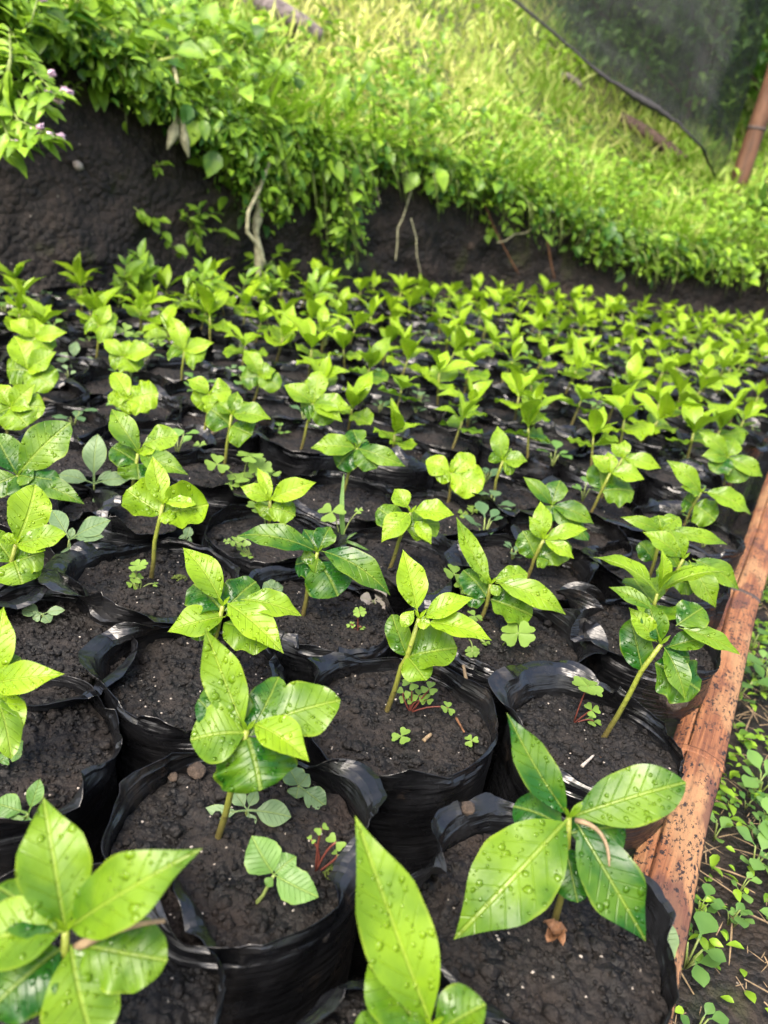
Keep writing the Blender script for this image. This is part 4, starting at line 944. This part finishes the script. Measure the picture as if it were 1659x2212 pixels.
# leafy weeds along the bank edge and hanging over the cut
LOW_PX = [(-250, 60), (-100, 95), (60, 110), (150, 130), (250, 185), (330, 250), (400, 300), (450, 360), (520, 420), (570, 470), (620, 470), (650, 350), (690, 480), (720, 570), (755, 560), (780, 410), (860, 405), (950, 440), (1050, 455), (1150, 505), (1300, 572), (1400, 598), (1659, 618), (1800, 625)]
lx, ly = zip(*LOW_PX); ex, ey = zip(*EDGE_PX)
Mp, Mx, Mz, Ml, Mw, Mt = [], [], [], [], [], []; Sp = []
def add_leaf(p, x, z, L, asp, t): Mp.append(tuple(p)); Mx.append(tuple(x)); Mz.append(tuple(z)); Ml.append(L); Mw.append(L * asp); Mt.append(max(0, min(1, t)))
for k in range(860):
    px = rg.uniform(-200, 1760) if k < 720 else rg.uniform(390, 780); e0 = np.interp(px, ex, ey); l0 = np.interp(px, lx, ly)
    if not foot_hit(px, e0) or (noise.noise(Vector((px * .013, 3, 0))) < -.08 and rg.random() < .7): continue
    A, s_ = on_wall(px, e0 + rg.uniform(-25, 10), .01); drop = rg.random() ** .8 if k < 720 else rg.uniform(.5, 1.12)
    Bq, s2 = on_wall(px + rg.uniform(-35, 25), e0 + (l0 - e0) * drop, rg.uniform(.01, .07))
    n2 = foot_n(s_); out = Vector((-n2.x, -n2.y, 0)); pts = curve3(A, Bq, out * rg.uniform(.02, .06) + Vector((0, 0, .02)), 9)
    if k % 2 == 0: Sp.append(tube(pts, .0011, 4))
    big = rg.choice((.013, .018, .024, .032, .045)) * (.95 if px < 800 else .85); tn = rg.gauss(.34, .25); asp = rg.choice((.26, .45, .6, .8))
    for i in range(1, 10):
        for c_ in range(2 if big > .02 else 3):
            if big > .03 and rg.random() < .62: continue
            d = Vector((rg.gauss(0, .7), rg.gauss(0, .7), rg.uniform(-1.1, .3))) + out * .7
            add_leaf(pts[i] + Vector((rg.gauss(0, .012),) * 1 + (rg.gauss(0, .012), rg.gauss(0, .012))), d, Vector((0, 0, 1)) + out * .8 + Vector((rg.gauss(0, .4), rg.gauss(0, .4), 0)), big * rg.uniform(.6, 1.25), asp, tn + rg.gauss(0, .12))
for k in range(13000):                                   # cushion on top of the edge
    s_ = rg.uniform(.9, 5.2); b = rg.expovariate(5.0) - .05
    dens = .5 + .5 * noise.noise(Vector((s_ * 3, b * 3, 11)))
    if rg.random() > dens * 2.6 - .75: continue
    p = hill_pt(s_, max(-.03, b)); hgt = (.10 if s_ < 3.2 else .13) * (.5 + dens) * rg.random() * max(.25, 1 - b * 1.2); p.z += hgt
    n2 = foot_n(s_); out = Vector((-n2.x, -n2.y, 0)); p += out * rg.uniform(0, .06)
    d = Vector((rg.gauss(0, 1), rg.gauss(0, 1), rg.uniform(-.5, .5))) + out * .4
    add_leaf(p, d, Vector((rg.gauss(0, .4), rg.gauss(0, .4), 1)) + out * .4, rg.choice((.012, .018, .026, .036, .045)) * rg.uniform(.8, 1.2) * (1.1 if s_ < 2.9 else .75), rg.choice((.28, .5, .7, .85)), rg.gauss(.50 + .35 * noise.noise(Vector((s_ * 6, b * 6, 5))), .16))
for c_ in range(330):                                    # clumps of broad leaves scattered over the slope
    s_ = rg.uniform(1.0, 5.2); b = .25 + 3.0 * rg.random() ** 1.3; p0 = hill_pt(s_, b); tn = rg.gauss(.72, .16); sz = rg.uniform(.018, .042); R_ = rg.uniform(.04, .13)
    for i in range(rg.randint(12, 34)):
        a = rg.random() * 6.28; q = R_ * math.sqrt(rg.random()); p = p0 + Vector((math.cos(a) * q, math.sin(a) * q, R_ * .9 * rg.random() * (1 - q / R_ * .6) + .47 * math.sin(a) * q))
        add_leaf(p, Vector((math.cos(a), math.sin(a), rg.uniform(-.3, .7))), Vector((0, 0, 1)), sz * rg.uniform(.7, 1.3), rg.uniform(.35, .7), tn + rg.gauss(0, .12))
for k in range(420):                                     # arching grass blades and pale stems among the weeds
    px = rg.uniform(-150, 1740); e0 = np.interp(px, ex, ey)
    if not foot_hit(px, e0) or (px < 520 and rg.random() < .8): continue
    A, s_ = on_wall(px, e0 + rg.uniform(-30, 30), .03); n2 = foot_n(s_)
    add_leaf(A, Vector((rg.gauss(0, .6) - n2.x * .5, -n2.y * .5, rg.uniform(.05, 1.4))), Vector((0, 0, 1)), rg.uniform(.07, .17), rg.uniform(.035, .07), rg.gauss(.75, .25))
    if k % 3 == 0:
        Bq, _s = on_wall(px + rg.uniform(-25, 25), e0 + rg.uniform(20, np.interp(px, lx, ly) - e0 + 40), rg.uniform(.03, .09)); Sp.append(tube(curve3(A, Bq, Vector((0, -.05, .03)), 6), [.0016] * 4 + [.001] * 3, 4))
for k in range(90):                                     # large heart shaped leaves near the top left
    px, py = rg.uniform(280, 1000), 0; e0 = np.interp(px, ex, ey); py = rg.uniform(e0 - 150, e0 + 45)
    if py < e0 - 20: p = on_hill(px, max(py, -40)); p.z += rg.uniform(.02, .12)
    else: p = on_wall(px, py, rg.uniform(.04, .1))[0]
    add_leaf(p, Vector((rg.gauss(0, .6), -.6, -.8)), Vector((rg.gauss(0, .3), -.9, .8)), rg.uniform(.035, .06), rg.uniform(.6, .85), rg.gauss(.55, .25))
o = scatter('bank_weeds', Mp, Mx, Mz, Ml, Mw, Mt, M_MASS); kind(o, 'stuff'); o['label'] = 'mass of leafy weeds covering the bank edge and hanging over the cut soil'
V, F = merge(*Sp); o = obj('weed_stems', V, F, M_WSTEM); kind(o, 'stuff'); o['label'] = 'thin green stems of the weeds hanging over the cut bank'

# individual plants and dead stalks on the bank
def leafy(name, label, cat, root, shoots, L, asp, tone, mat=M_MASS, n_=8, stemr=.0014, flower=None, up=.5, group=None, smat=None):
    """shoots: lists of world points; leaves alternate along each"""
    t = thing(name, label, cat, root, group); st, P_, X_, Z_, L_, T_ = [], [], [], [], [], []; fl = []
    for sh in shoots:
        pts = [Vector(p) for p in sh]; sm = []
        for i in range(len(pts) - 1):
            for q in range(4): sm.append(pts[i].lerp(pts[i + 1], q / 4))
        sm.append(pts[-1]); st.append(tube([p - root for p in sm], [stemr * (1 - .6 * i / len(sm)) for i in range(len(sm))], 6))
        for i in range(n_):
            f = (i + .8) / n_ * (len(sm) - 1); p = sm[int(f)].lerp(sm[min(len(sm) - 1, int(f) + 1)], f % 1); dr = (sm[min(len(sm) - 1, int(f) + 1)] - sm[max(0, int(f) - 1)]).normalized()
            for sg in (-1, 1):
                d = dr * .6 + dr.cross(Vector((0, 0, 1))) * sg * rg.uniform(.6, 1.2) + Vector((rg.gauss(0, .35), rg.gauss(0, .35), rg.gauss(0, .3)))
                P_.append(p - root); X_.append(d); Z_.append(Vector((rg.gauss(0, .3), -.5 + rg.gauss(0, .3), up + .4))); L_.append(L * rg.uniform(.6, 1.25)); T_.append(max(0, min(1, tone + rg.gauss(0, .12))))
        if flower:
            for q in range(flower):
                c0 = sm[-1 - q * 2] + Vector((rg.gauss(0, .012), rg.gauss(0, .012), rg.uniform(0, .015)))
                one = []
                for z in range(16): one.append(([c0 - root + Vector((rg.gauss(0, .0030), rg.gauss(0, .0030), rg.gauss(0, .0020))) + Vector(v) * .0015 for v in ICO[0]], ICO[1]))
                fl.append(merge(*one))
    L_ = np.array(L_); scatter('foliage', P_, X_, Z_, L_, L_ * asp, T_, mat, parent=t)
    V, F = merge(*st); obj('stem', V, F, smat or M_WSTEM, t)
    for V, F in fl: obj('flower', V, F, M_FLOW, t)
    return t
def W3(px, py, out): return on_wall(px, py, out)[0]
root = W3(-60, 120, .22)
leafy('flowering_weed', 'pink flowered weed with pointed leaves hanging in at the left frame edge', 'flowering weed', root,
      [[root, at_depth(20, 60, 1.2), at_depth(70, 150, 1.17), at_depth(120, 205, 1.15)], [root, at_depth(10, 150, 1.2), at_depth(60, 230, 1.16), at_depth(130, 200, 1.15)], [root, at_depth(0, 200, 1.2), at_depth(40, 260, 1.16), at_depth(125, 300, 1.15)],
       [root, at_depth(-10, 230, 1.18), at_depth(20, 300, 1.16), at_depth(60, 320, 1.15)], [root, at_depth(30, 90, 1.22), at_depth(70, 40, 1.2), at_depth(85, -20, 1.2)], [root, at_depth(30, 120, 1.2), at_depth(80, 190, 1.17), at_depth(100, 235, 1.16)], [root, at_depth(10, 240, 1.18), at_depth(60, 280, 1.16), at_depth(90, 305, 1.15)]],
      .036, .42, .55, n_=13, stemr=.0022, flower=2)
root = W3(-60, 330, .1)
leafy('weed', 'broad green leaves hanging at the left edge below the pink flowered weed', 'weed', root, [[root, at_depth(-10, 300, 1.2), at_depth(8, 340, 1.18)], [root, at_depth(-20, 260, 1.2), at_depth(20, 290, 1.18)]], .055, .45, .35, n_=4)
def wall_weed(label, px, py, sh, L, asp, tone, n_=3, mat=M_MASS):
    r0 = W3(px, py, .0); leafy('weed', label, 'weed', r0, [[r0] + [W3(a, b, .03) for a, b in q] for q in sh], L, asp, tone, mat, n_)
wall_weed('small sprout with three leaves high on the bare bank at left', 175, 200, [[(178, 190), (185, 180)], [(160, 195), (152, 192)]], .024, .5, .6, 2)
wall_weed('lone stalk with a grey green leaf hanging on the bare bank', 282, 228, [[(282, 245), (284, 275)], [(268, 226), (264, 224)], [(292, 226), (296, 224)]], .026, .5, .5, 1)
wall_weed('yellow curled leaf hanging at the bank edge', 318, 190, [[(316, 205), (318, 225)]], .050, .7, .95, 1)
wall_weed('little sprout in the middle of the bare bank', 352, 362, [[(355, 358), (360, 352)], [(345, 366), (342, 370)]], .020, .6, .5, 2)
wall_weed('trailing weed with round leaves low on the bank left of the lobed weed', 306, 452, [[(325, 480), (350, 505), (370, 530), (390, 545)], [(330, 480), (345, 476)]], .024, .75, .55, 6)
wall_weed('lobed weed with spreading leaves low on the bare bank', 425, 492, [[(410, 470), (395, 460)], [(440, 470), (465, 460)], [(450, 495), (495, 505)], [(425, 510), (430, 535)], [(430, 470), (432, 450)]], .030, .5, .45, 4)
wall_weed('fern like weed hanging down the dark cut right of the dead stalk', 690, 380, [[(700, 430), (690, 500), (705, 560)], [(720, 420), (735, 480), (745, 540)], [(710, 470), (725, 520)]], .026, .6, .42, 9)
wall_weed('small leafy tuft growing on the cut soil right of centre', 1050, 460, [[(1058, 480), (1055, 510)], [(1065, 485), (1072, 505)]], .024, .6, .5, 4)
wall_weed('weed clump at the foot of the bank among the far seedlings', 560, 600, [[(575, 570), (600, 545)], [(560, 570), (545, 555)], [(590, 590), (625, 570)]], .03, .5, .4, 5)
r0 = on_wall(170, 660, .16)[0]; r0.z = .15
for a, b, c_, h in ((0, 0, .01, 0), (.05, .02, -.01, .02), (.10, .05, .012, -.02), (.15, .02, 0, .01), (.2, .09, .01, 0), (.26, .12, -.01, .02), (.33, .2, 0, 0)):
    q0 = r0 + Vector((a, b, 0)); leafy('weed', 'tall leafy weed standing behind the last seedlings at the left bank foot', 'weed', q0, [[q0, q0 + Vector((c_, 0, .05)), q0 + Vector((1.6 * c_, 0, .09 + h * .6))], [q0 + Vector((c_, 0, .04)), q0 + Vector((c_ * 2 + .02, 0, .08))]], .034, .42, .5, n_=6, group='tall weeds at the left bank foot')
r0 = on_hill(905, 235)
leafy('shrub', 'bushy weed standing tall on the bank edge at the top middle', 'shrub', r0, [[r0, at_depth(905 + a * .5, 190, depth(r0)), at_depth(905 + a, b, depth(r0) + c_)] for a, b, c_ in ((0, 60, 0), (-45, 100, .03), (50, 85, -.04), (25, 40, .02), (-25, 130, -.06), (40, 140, .05), (-60, 160, 0), (65, 30, .04))], .034, .5, .62, n_=10, stemr=.002)
def vine(label, pts, r, name='dead_stalk', cat='stalk', mat=M_VINE, out=.05):
    P_ = [on_wall(a, b, out)[0] if b > np.interp(a, ex, ey) - 30 else on_hill(a, b) + Vector((0, -.03, .03)) for a, b in pts]; o0 = P_[0].copy(); sm = []
    for i in range(len(P_) - 1):
        for q in range(4): sm.append(P_[i].lerp(P_[i + 1], q / 4) - o0)
    sm.append(P_[-1] - o0); rr = r if hasattr(r, '__len__') else [r, r * .8]
    V, F = tube(sm, list(np.interp(np.linspace(0, 1, len(sm)), np.linspace(0, 1, len(rr)), rr)), 8)
    o = obj(name, V, F, mat); o.location = o0; tag(o, label, cat)
vine('thick pale crumpled dead leaf stalk hanging down the bank left of centre', [(556, 335), (550, 380), (540, 410), (545, 450), (535, 490), (540, 545), (535, 600)], [.003, .006, .012, .004, .012, .006, .013, .003], 'dead_leaf', 'dead leaf', out=.06)
vine('curved olive dead stalk beside the crumpled dead leaf', [(560, 330), (530, 400), (502, 450), (498, 490), (520, 520), (535, 560)], [.004, .0045, .0045, .004, .003], out=.09)
vine('long pale vine hanging from the bank edge at left', [(348, 55), (368, 110), (374, 180), (372, 245), (374, 290)], [.004, .004, .004, .003], out=.07)
vine('dried leaf bundle hanging at the end of the long pale vine', [(372, 245), (360, 285), (345, 320)], [.003, .012, .002], 'dead_leaf', 'dead leaf', out=.07)
vine('second dried leaf tip hanging beside the bundle at the vine end', [(373, 250), (378, 300), (384, 335)], [.003, .010, .002], 'dead_leaf', 'dead leaf', out=.08)
vine('straw stem hanging straight from the bank edge in the middle', [(797, 335), (800, 370), (808, 400), (816, 440)], [.0016, .0012])
vine('bent pair stalk of dry straw leaning on the dark cut', [(890, 350), (885, 410), (862, 470), (850, 490), (846, 530), (841, 560)], [.002, .0022, .0016])
vine('short dry straw hanging right of the bent pair', [(880, 470), (889, 510), (888, 550), (895, 590)], [.002, .0014])
vine('thin brown root trailing down the cut right of centre', [(1040, 430), (1060, 490), (1090, 550), (1110, 590)], [.0025, .002], mat=M_BROWN)
vine('pale twig sticking out of the cut right of centre', [(1066, 522), (1085, 518), (1105, 504), (1128, 502), (1150, 490)], [.0022, .0014])
vine('short brown root end near the right foot of the bank', [(1176, 520), (1182, 570), (1188, 600)], [.003, .002], mat=M_BROWN)
vine('reddish root hanging behind the fern like weed', [(768, 350), (770, 420), (765, 480), (772, 520)], [.008, .009, .006, .003], mat=M_BARK)
for x, y, r, lab in ((190, 363, 12, 'pale stone stuck in the bare bank at left'), (300, 508, 9, 'small grey stone low in the bare bank'), (1028, 535, 12, 'dark stone showing in the cut right of centre')):
    p = on_wall(x, y, .0)[0]; s2 = r * depth(p) / FPX; V = [tuple(Vector(v) * s2 * (1 + .3 * noise.noise(Vector(v) * 2 + Vector((x, 0, 0))))) for v in ICO[0]]
    o = obj('stone', V, ICO[1], M_STONE if x < 1000 else M_CLOD); o.location = p; tag(o, lab, 'stone')

# logs, post and shade cloth
def log(label, a, b, r0, r1, mat, hub=.02):
    A, Bq = on_hill(*a), on_hill(*b); A.z += hub; Bq.z += hub; pts = [p - A for p in curve3(A, Bq, Vector((0, 0, .012)), 14)]
    V, F = tube(pts, [(r0 + (r1 - r0) * i / 14) * (1 + .12 * noise.noise(Vector((i * .7, r0 * 100, 0)))) for i in range(15)], 12)
    o = obj('log', V, F, mat); o.location = A; tag(o, label, 'log')
log('brown fallen log lying on the grass below the shade cloth', (1336, 268), (1476, 362), .024, .021, M_BARK)
log('grey fallen branch on the slope at the top left of centre', (525, 18), (684, 100), .034, .028, M_GBARK)
log('small pale broken log on the grass at upper middle right', (1208, 172), (1252, 198), .014, .012, M_GBARK, .015)
PB = on_hill(1590, 408); hgt = 1.7; t = thing('bamboo_post', 'reddish brown bamboo post standing on the slope at the right edge', 'post', PB)
zz = np.linspace(-.1, hgt, 40); V, F = tube([(.01 * math.sin(z * 2), 0, z) for z in zz], [.032 - .003 * z + .0016 * noise.noise(Vector((z * 9, 0, 0))) for z in zz], 18); o = obj('shaft', V, F, M_POST, t)
for z in (.20, .52, .86, 1.22): V, F = tube([(.01 * math.sin(z * 2), 0, z + d) for d in (-.007, -.003, .003, .007)], [.030, .0335, .0335, .030], 18); obj('node', V, F, M_NODE, t)
HEM = [(1040, -60), (1110, 0), (1200, 75), (1300, 163), (1380, 212), (1460, 262), (1515, 318), (1552, 392)]
H3 = []
for i, (x, y) in enumerate(HEM):
    d = ray(x, y); k = 3.05 / math.hypot(d.x, d.y); H3.append(CAM + d * k)
H3[-1] = Vector((PB.x - .05, PB.y + .05, H3[-1].z)); sm = []
for a, b in zip(H3, H3[1:]):
    for q in range(8): sm.append(a.lerp(b, q / 8))
sm.append(H3[-1]); o0 = sm[0].copy(); V = []; m = 26
for i, p in enumerate(sm):
    f = i / (len(sm) - 1)
    for j in range(m):
        v = j / (m - 1); w_ = .035 * math.sin(v * 9 + f * 5 + 2 * noise.noise(Vector((f * 4, v * 3, 0)))) * (1 - .6 * f) + .03 * noise.noise(Vector((f * 6, v * 12, 5)))
        q = p + Vector((.10 * v, .30 * v + w_, (1.75 - .3 * f) * v)); V.append(q - o0)
F = [(i * m + j, (i + 1) * m + j, (i + 1) * m + j + 1, i * m + j + 1) for i in range(len(sm) - 1) for j in range(m - 1)]
t = thing('shade_cloth', 'black shade cloth hung slanting above the slope at the upper right', 'shade cloth', o0); obj('netting', V, F, M_NET, t, uv=[(i / (len(sm) - 1), j / (m - 1)) for i in range(len(sm)) for j in range(m)])
V, F = tube([p - o0 + Vector((0, -.004, .006 * noise.noise(Vector((i * .6, 0, 0))))) for i, p in enumerate(sm)], [.004 + .006 * max(0, noise.noise(Vector((i * .23, 4, 0)))) + .009 * math.exp(-((i - 33) / 5) ** 2) for i in range(len(sm))], 8); obj('rolled_hem', V, F, M_HEM, t)
r0 = on_hill(1640, 460); t = thing('spiky_plant', 'blue grey spiky leaved plant at the foot of the bamboo post', 'plant', r0)
P_, X_, L_, T_ = [], [], [], []
for i in range(26):
    a = rg.random() * 6.28; P_.append((0, 0, 0)); X_.append((math.cos(a), math.sin(a), rg.uniform(.2, 1.3))); L_.append(rg.uniform(.10, .2)); T_.append(rg.uniform(.2, .6))
L_ = np.array(L_); scatter('foliage', P_, X_, [(0, 0, 1)] * 26, L_, L_ * .12, T_, M_GREY if False else M_FAR, T_BL, bend=.3, parent=t)

# dark bushes and trees up the hill, seen through the cloth
def tree(label, px, dist, hgt, wid, nleaf, seed, name='tree'):
    d = ray(px, 200); k = dist / math.hypot(d.x, d.y); x, y = CAM.x + d.x * k, CAM.y + d.y * k; b, s_ = near_s(x, y); z = edge_z(s_) + hill_rise(max(0, b - .05), s_)
    r = random.Random(seed); t = thing(name, label, name, (x, y, z), 'trees on the hill behind the shade cloth'); st = [tube([(0, 0, -.1), (.03, 0, hgt * .4), (r.uniform(-.1, .1), 0, hgt * .85)], [.02, .016, .008], 8)]
    P_, X_, Z_, L_, T_ = [], [], [], [], []
    for c_ in range(16):
        a = r.random() * 6.28; q = wid * r.uniform(.1, .8); cc = Vector((math.cos(a) * q, math.sin(a) * q, hgt * r.uniform(.25, .95))); st.append(tube([(0, 0, cc.z * .6), cc * .6 + Vector((0, 0, cc.z * .3)), cc], [.009, .006, .003], 5)); tn = r.gauss(.4, .25); rr = wid * r.uniform(.25, .45)
        for i in range(nleaf // 16):
            P_.append(cc + Vector((r.gauss(0, 1), r.gauss(0, 1), r.gauss(0, .8))) * rr * .55); X_.append((r.gauss(0, 1), r.gauss(0, 1), r.gauss(-.3, .6))); Z_.append((r.gauss(0, .4), r.gauss(0, .4), 1)); L_.append(r.uniform(.03, .065)); T_.append(max(0, min(1, tn + r.gauss(0, .15))))
    L_ = np.array(L_); scatter('crown', P_, X_, Z_, L_, L_ * .5, T_, M_FAR, parent=t); V, F = merge(*st); obj('trunk', V, F, M_BARK, t)
for i, (px, dist, h_, w_, lab) in enumerate(((1275, 4.15, .50, .30, 'small dark bush behind the shade cloth, in front of its left corner tree'), (1235, 4.6, .55, .34, 'bushy dark tree behind the shade cloth, second from its left corner'), (1370, 4.0, .45, .30, 'low dark bush behind the middle of the shade cloth'),
        (1420, 4.3, .9, .45, 'tall dark tree behind the middle of the shade cloth'), (1490, 3.75, .55, .32, 'dark bush behind the shade cloth left of the post'), (1580, 4.3, 1.0, .5, 'tall dark tree behind the shade cloth near the post'), (1655, 3.8, .75, .32, 'dark bush right behind the bamboo post'), (1730, 4.2, 1.1, .5, 'tall dark tree at the right frame edge behind the post'))):
    tree(lab, px, dist, h_, w_, 1500, 40 + i)

# ------------------------------------------------------------------ bamboo rail along the bed
RZ = ZB - .045
RPX = [(1352, 2270), (1377, 2139), (1432, 1908), (1473, 1741), (1509, 1630), (1547, 1485), (1597, 1301), (1651, 1151), (1677, 1058)]
RP = [at(x, y, RZ) for x, y in RPX]; RP.append(RP[-1] + (RP[-1] - RP[-4]).normalized() * 1.6)
A = RP[0]; ax = (RP[-2] - A).normalized(); ay = Vector((0, 0, 1)).cross(ax).normalized(); az = ax.cross(ay)
RM = Matrix(((ax.x, ay.x, az.x, A.x), (ax.y, ay.y, az.y, A.y), (ax.z, ay.z, az.z, A.z), (0, 0, 0, 1))); RI = RM.inverted()
loc = [RI @ p for p in RP]; lxs = [p.x for p in loc]; lys = [p.y for p in loc]; LEN = lxs[-1]
t = thing('bamboo_rail', 'split reddish bamboo rail with black spots edging the bed at right', 'bamboo rail', A); t.matrix_world = RM
def shell(x0, x1, a0, a1, R0, th=.004, nx=160, na=12, jag=0.0):
    V, F = [], []
    for i in range(nx + 1):
        x = x0 + (x1 - x0) * i / nx; cy = float(np.interp(x, lxs, lys)); R_ = R0 * (1 + .03 * noise.noise(Vector((x * 9, 0, 0))))
        j0 = jag * noise.noise(Vector((x * 60, 2, 0))) + jag * noise.noise(Vector((x * 14, 7, 0)))
        for rr, sg in ((R_, 1), (R_ - th, -1)):
            for k in range(na + 1):
                q = a0 + j0 + (a1 - a0 - j0) * (k if sg > 0 else na - k) / na; V.append((x, cy + rr * math.cos(q), rr * math.sin(q) * .42 - R0 * .2 + .0006 * noise.noise(Vector((x * 40, k * .4, sg)))))
    w2 = 2 * (na + 1)
    for i in range(nx):
        for k in range(w2): F.append((i * w2 + k, (i + 1) * w2 + k, (i + 1) * w2 + (k + 1) % w2, i * w2 + (k + 1) % w2))
    F.append(tuple(range(w2))); F.append(tuple(range(nx * w2, (nx + 1) * w2))[::-1]); return V, F
R0 = .0192
V, F = shell(-.02, LEN, math.radians(64), math.radians(165), R0); obj('split_half', V, F, M_BAMB, t)
V, F = shell(-.02, LEN, math.radians(8), math.radians(59.5), R0 * 1.02, jag=.05); obj('split_strip', V, F, M_BAMB, t)
for (x, y) in ((1591, 1280), (1512, 1636), (1662, 1112)):
    xx = (RI @ at(x, y, RZ)).x; V, F = shell(xx - .0035, xx + .0035, math.radians(8), math.radians(165), R0 * 1.07, .006, 4); obj('node', V, F, M_NODE if y == 1280 else M_BAMB, t)
for k in range(4):                                       # stakes that carry the rail
    xx = (.05, .42, 1.0, 1.7)[k]; cy = float(np.interp(xx, lxs, lys)); V, F = tube([(xx, cy - .004, -.002 - .006 - R0), (xx, cy - .004, -RZ - .05)], [.008, .008], 8); obj('stake', V, F, M_BARK, t)
B = at(1428, 2052, RZ + .012); px = depth(B) / FPX; rr = random.Random(3)
V, F, U = leaf_data(100 * px, 66 * px, 'r', bend=.3, cup=-.15, rng=rr, nu=12, nv=8); o = obj('fallen_leaf', V, F, M_GREY, uv=U); o.color = (.7, 0, 0, 1)
o.matrix_world = Matrix.Translation(at_depth(1412, 2090, depth(B))) @ frame(at_depth(1445, 1995, depth(B) + .004) - at_depth(1412, 2090, depth(B)), (CAM - B).normalized() + Vector((0, 0, .4))); tag(o, 'round pale green leaf lying on the bamboo rail at the bottom right', 'leaf')

# ------------------------------------------------------------------ weeds and litter on the path right of the rail
WG = []; L_G = 'low green weed growing on the bare ground right of the bamboo rail'
def grw(i, p, sc, tn=0.0):
    if len(WG) < 9:
        t = small_weed(700 + i, p, L_G, .0115, M_WEED); t['group'] = 'weeds on the ground beside the rail'; t.scale = (sc,) * 3; WG.append(t)
    else: dup(rg.choice(WG), p, rg.random() * 6.28, sc, tone=tn)
k = 0
for i in range(40000):
    y = .15 + 2.3 * rg.random() ** 1.5; x = rail_x(y) + rg.uniform(.03, .8)
    if x < rail_x(y) + .035 or not seen(x, y, 50, 0) or foot_dist(x, y) < .1 or y > foot_y(x): continue
    if rg.random() > .5 + 1.3 * noise.noise(Vector((x * 7, y * 7, 0))): continue
    if rg.random() > (.22 if y < .40 else .8): continue
    grw(k, (x, y, -.004), rg.choice((.6, .8, 1.0, 1.3, 1.7)) * (1.3 if y > .6 else 1), rg.uniform(-.1, .7)); k += 1
    if k > 88: break
P_, X_, Z_, L_, T_ = [], [], [], [], []
for i in range(20000):
    y = .1 + 2.2 * rg.random() ** 1.5; x = rail_x(y) + rg.uniform(.02, .8)
    if not seen(x, y, 80, 0) or (y < .40 and rg.random() < .72) or rg.random() > .5 + 1.0 * noise.noise(Vector((x * 7, y * 7, 3))): continue
    a = rg.random() * 6.28; P_.append((x, y, rg.uniform(.0, .012))); X_.append((math.cos(a), math.sin(a), rg.uniform(-.1, .5))); Z_.append((rg.gauss(0, .3), rg.gauss(0, .3), 1)); L_.append(rg.uniform(.005, .015)); T_.append(rg.uniform(.2, .9))
L_ = np.array(L_); o = scatter('ground_cover', P_, X_, Z_, L_, L_ * .6, T_, M_MASS); kind(o, 'stuff'); o['label'] = 'tiny seedlings carpeting the ground right of the rail'
P_, X_, L_ = [], [], []
for i in range(6500):
    y = .1 + 2.0 * rg.random() ** 1.5; x = rail_x(y) + rg.uniform(.02, .7)
    if not seen(x, y, 80, 0): continue
    a = rg.random() * 6.28; P_.append((x, y, rg.uniform(.0, .006))); X_.append((math.cos(a), math.sin(a), rg.uniform(-.1, .2))); L_.append(.005 + .045 * rg.random() ** 2.5)
L_ = np.array(L_); o = scatter('straw_litter', P_, X_, [(0, 0, 1)] * len(P_), L_, L_ * .025 + .0006, [0] * len(P_), M_DRY, T_BL, bend=.06); kind(o, 'stuff'); o['label'] = 'straw bits and dead stems strewn on the ground right of the rail'
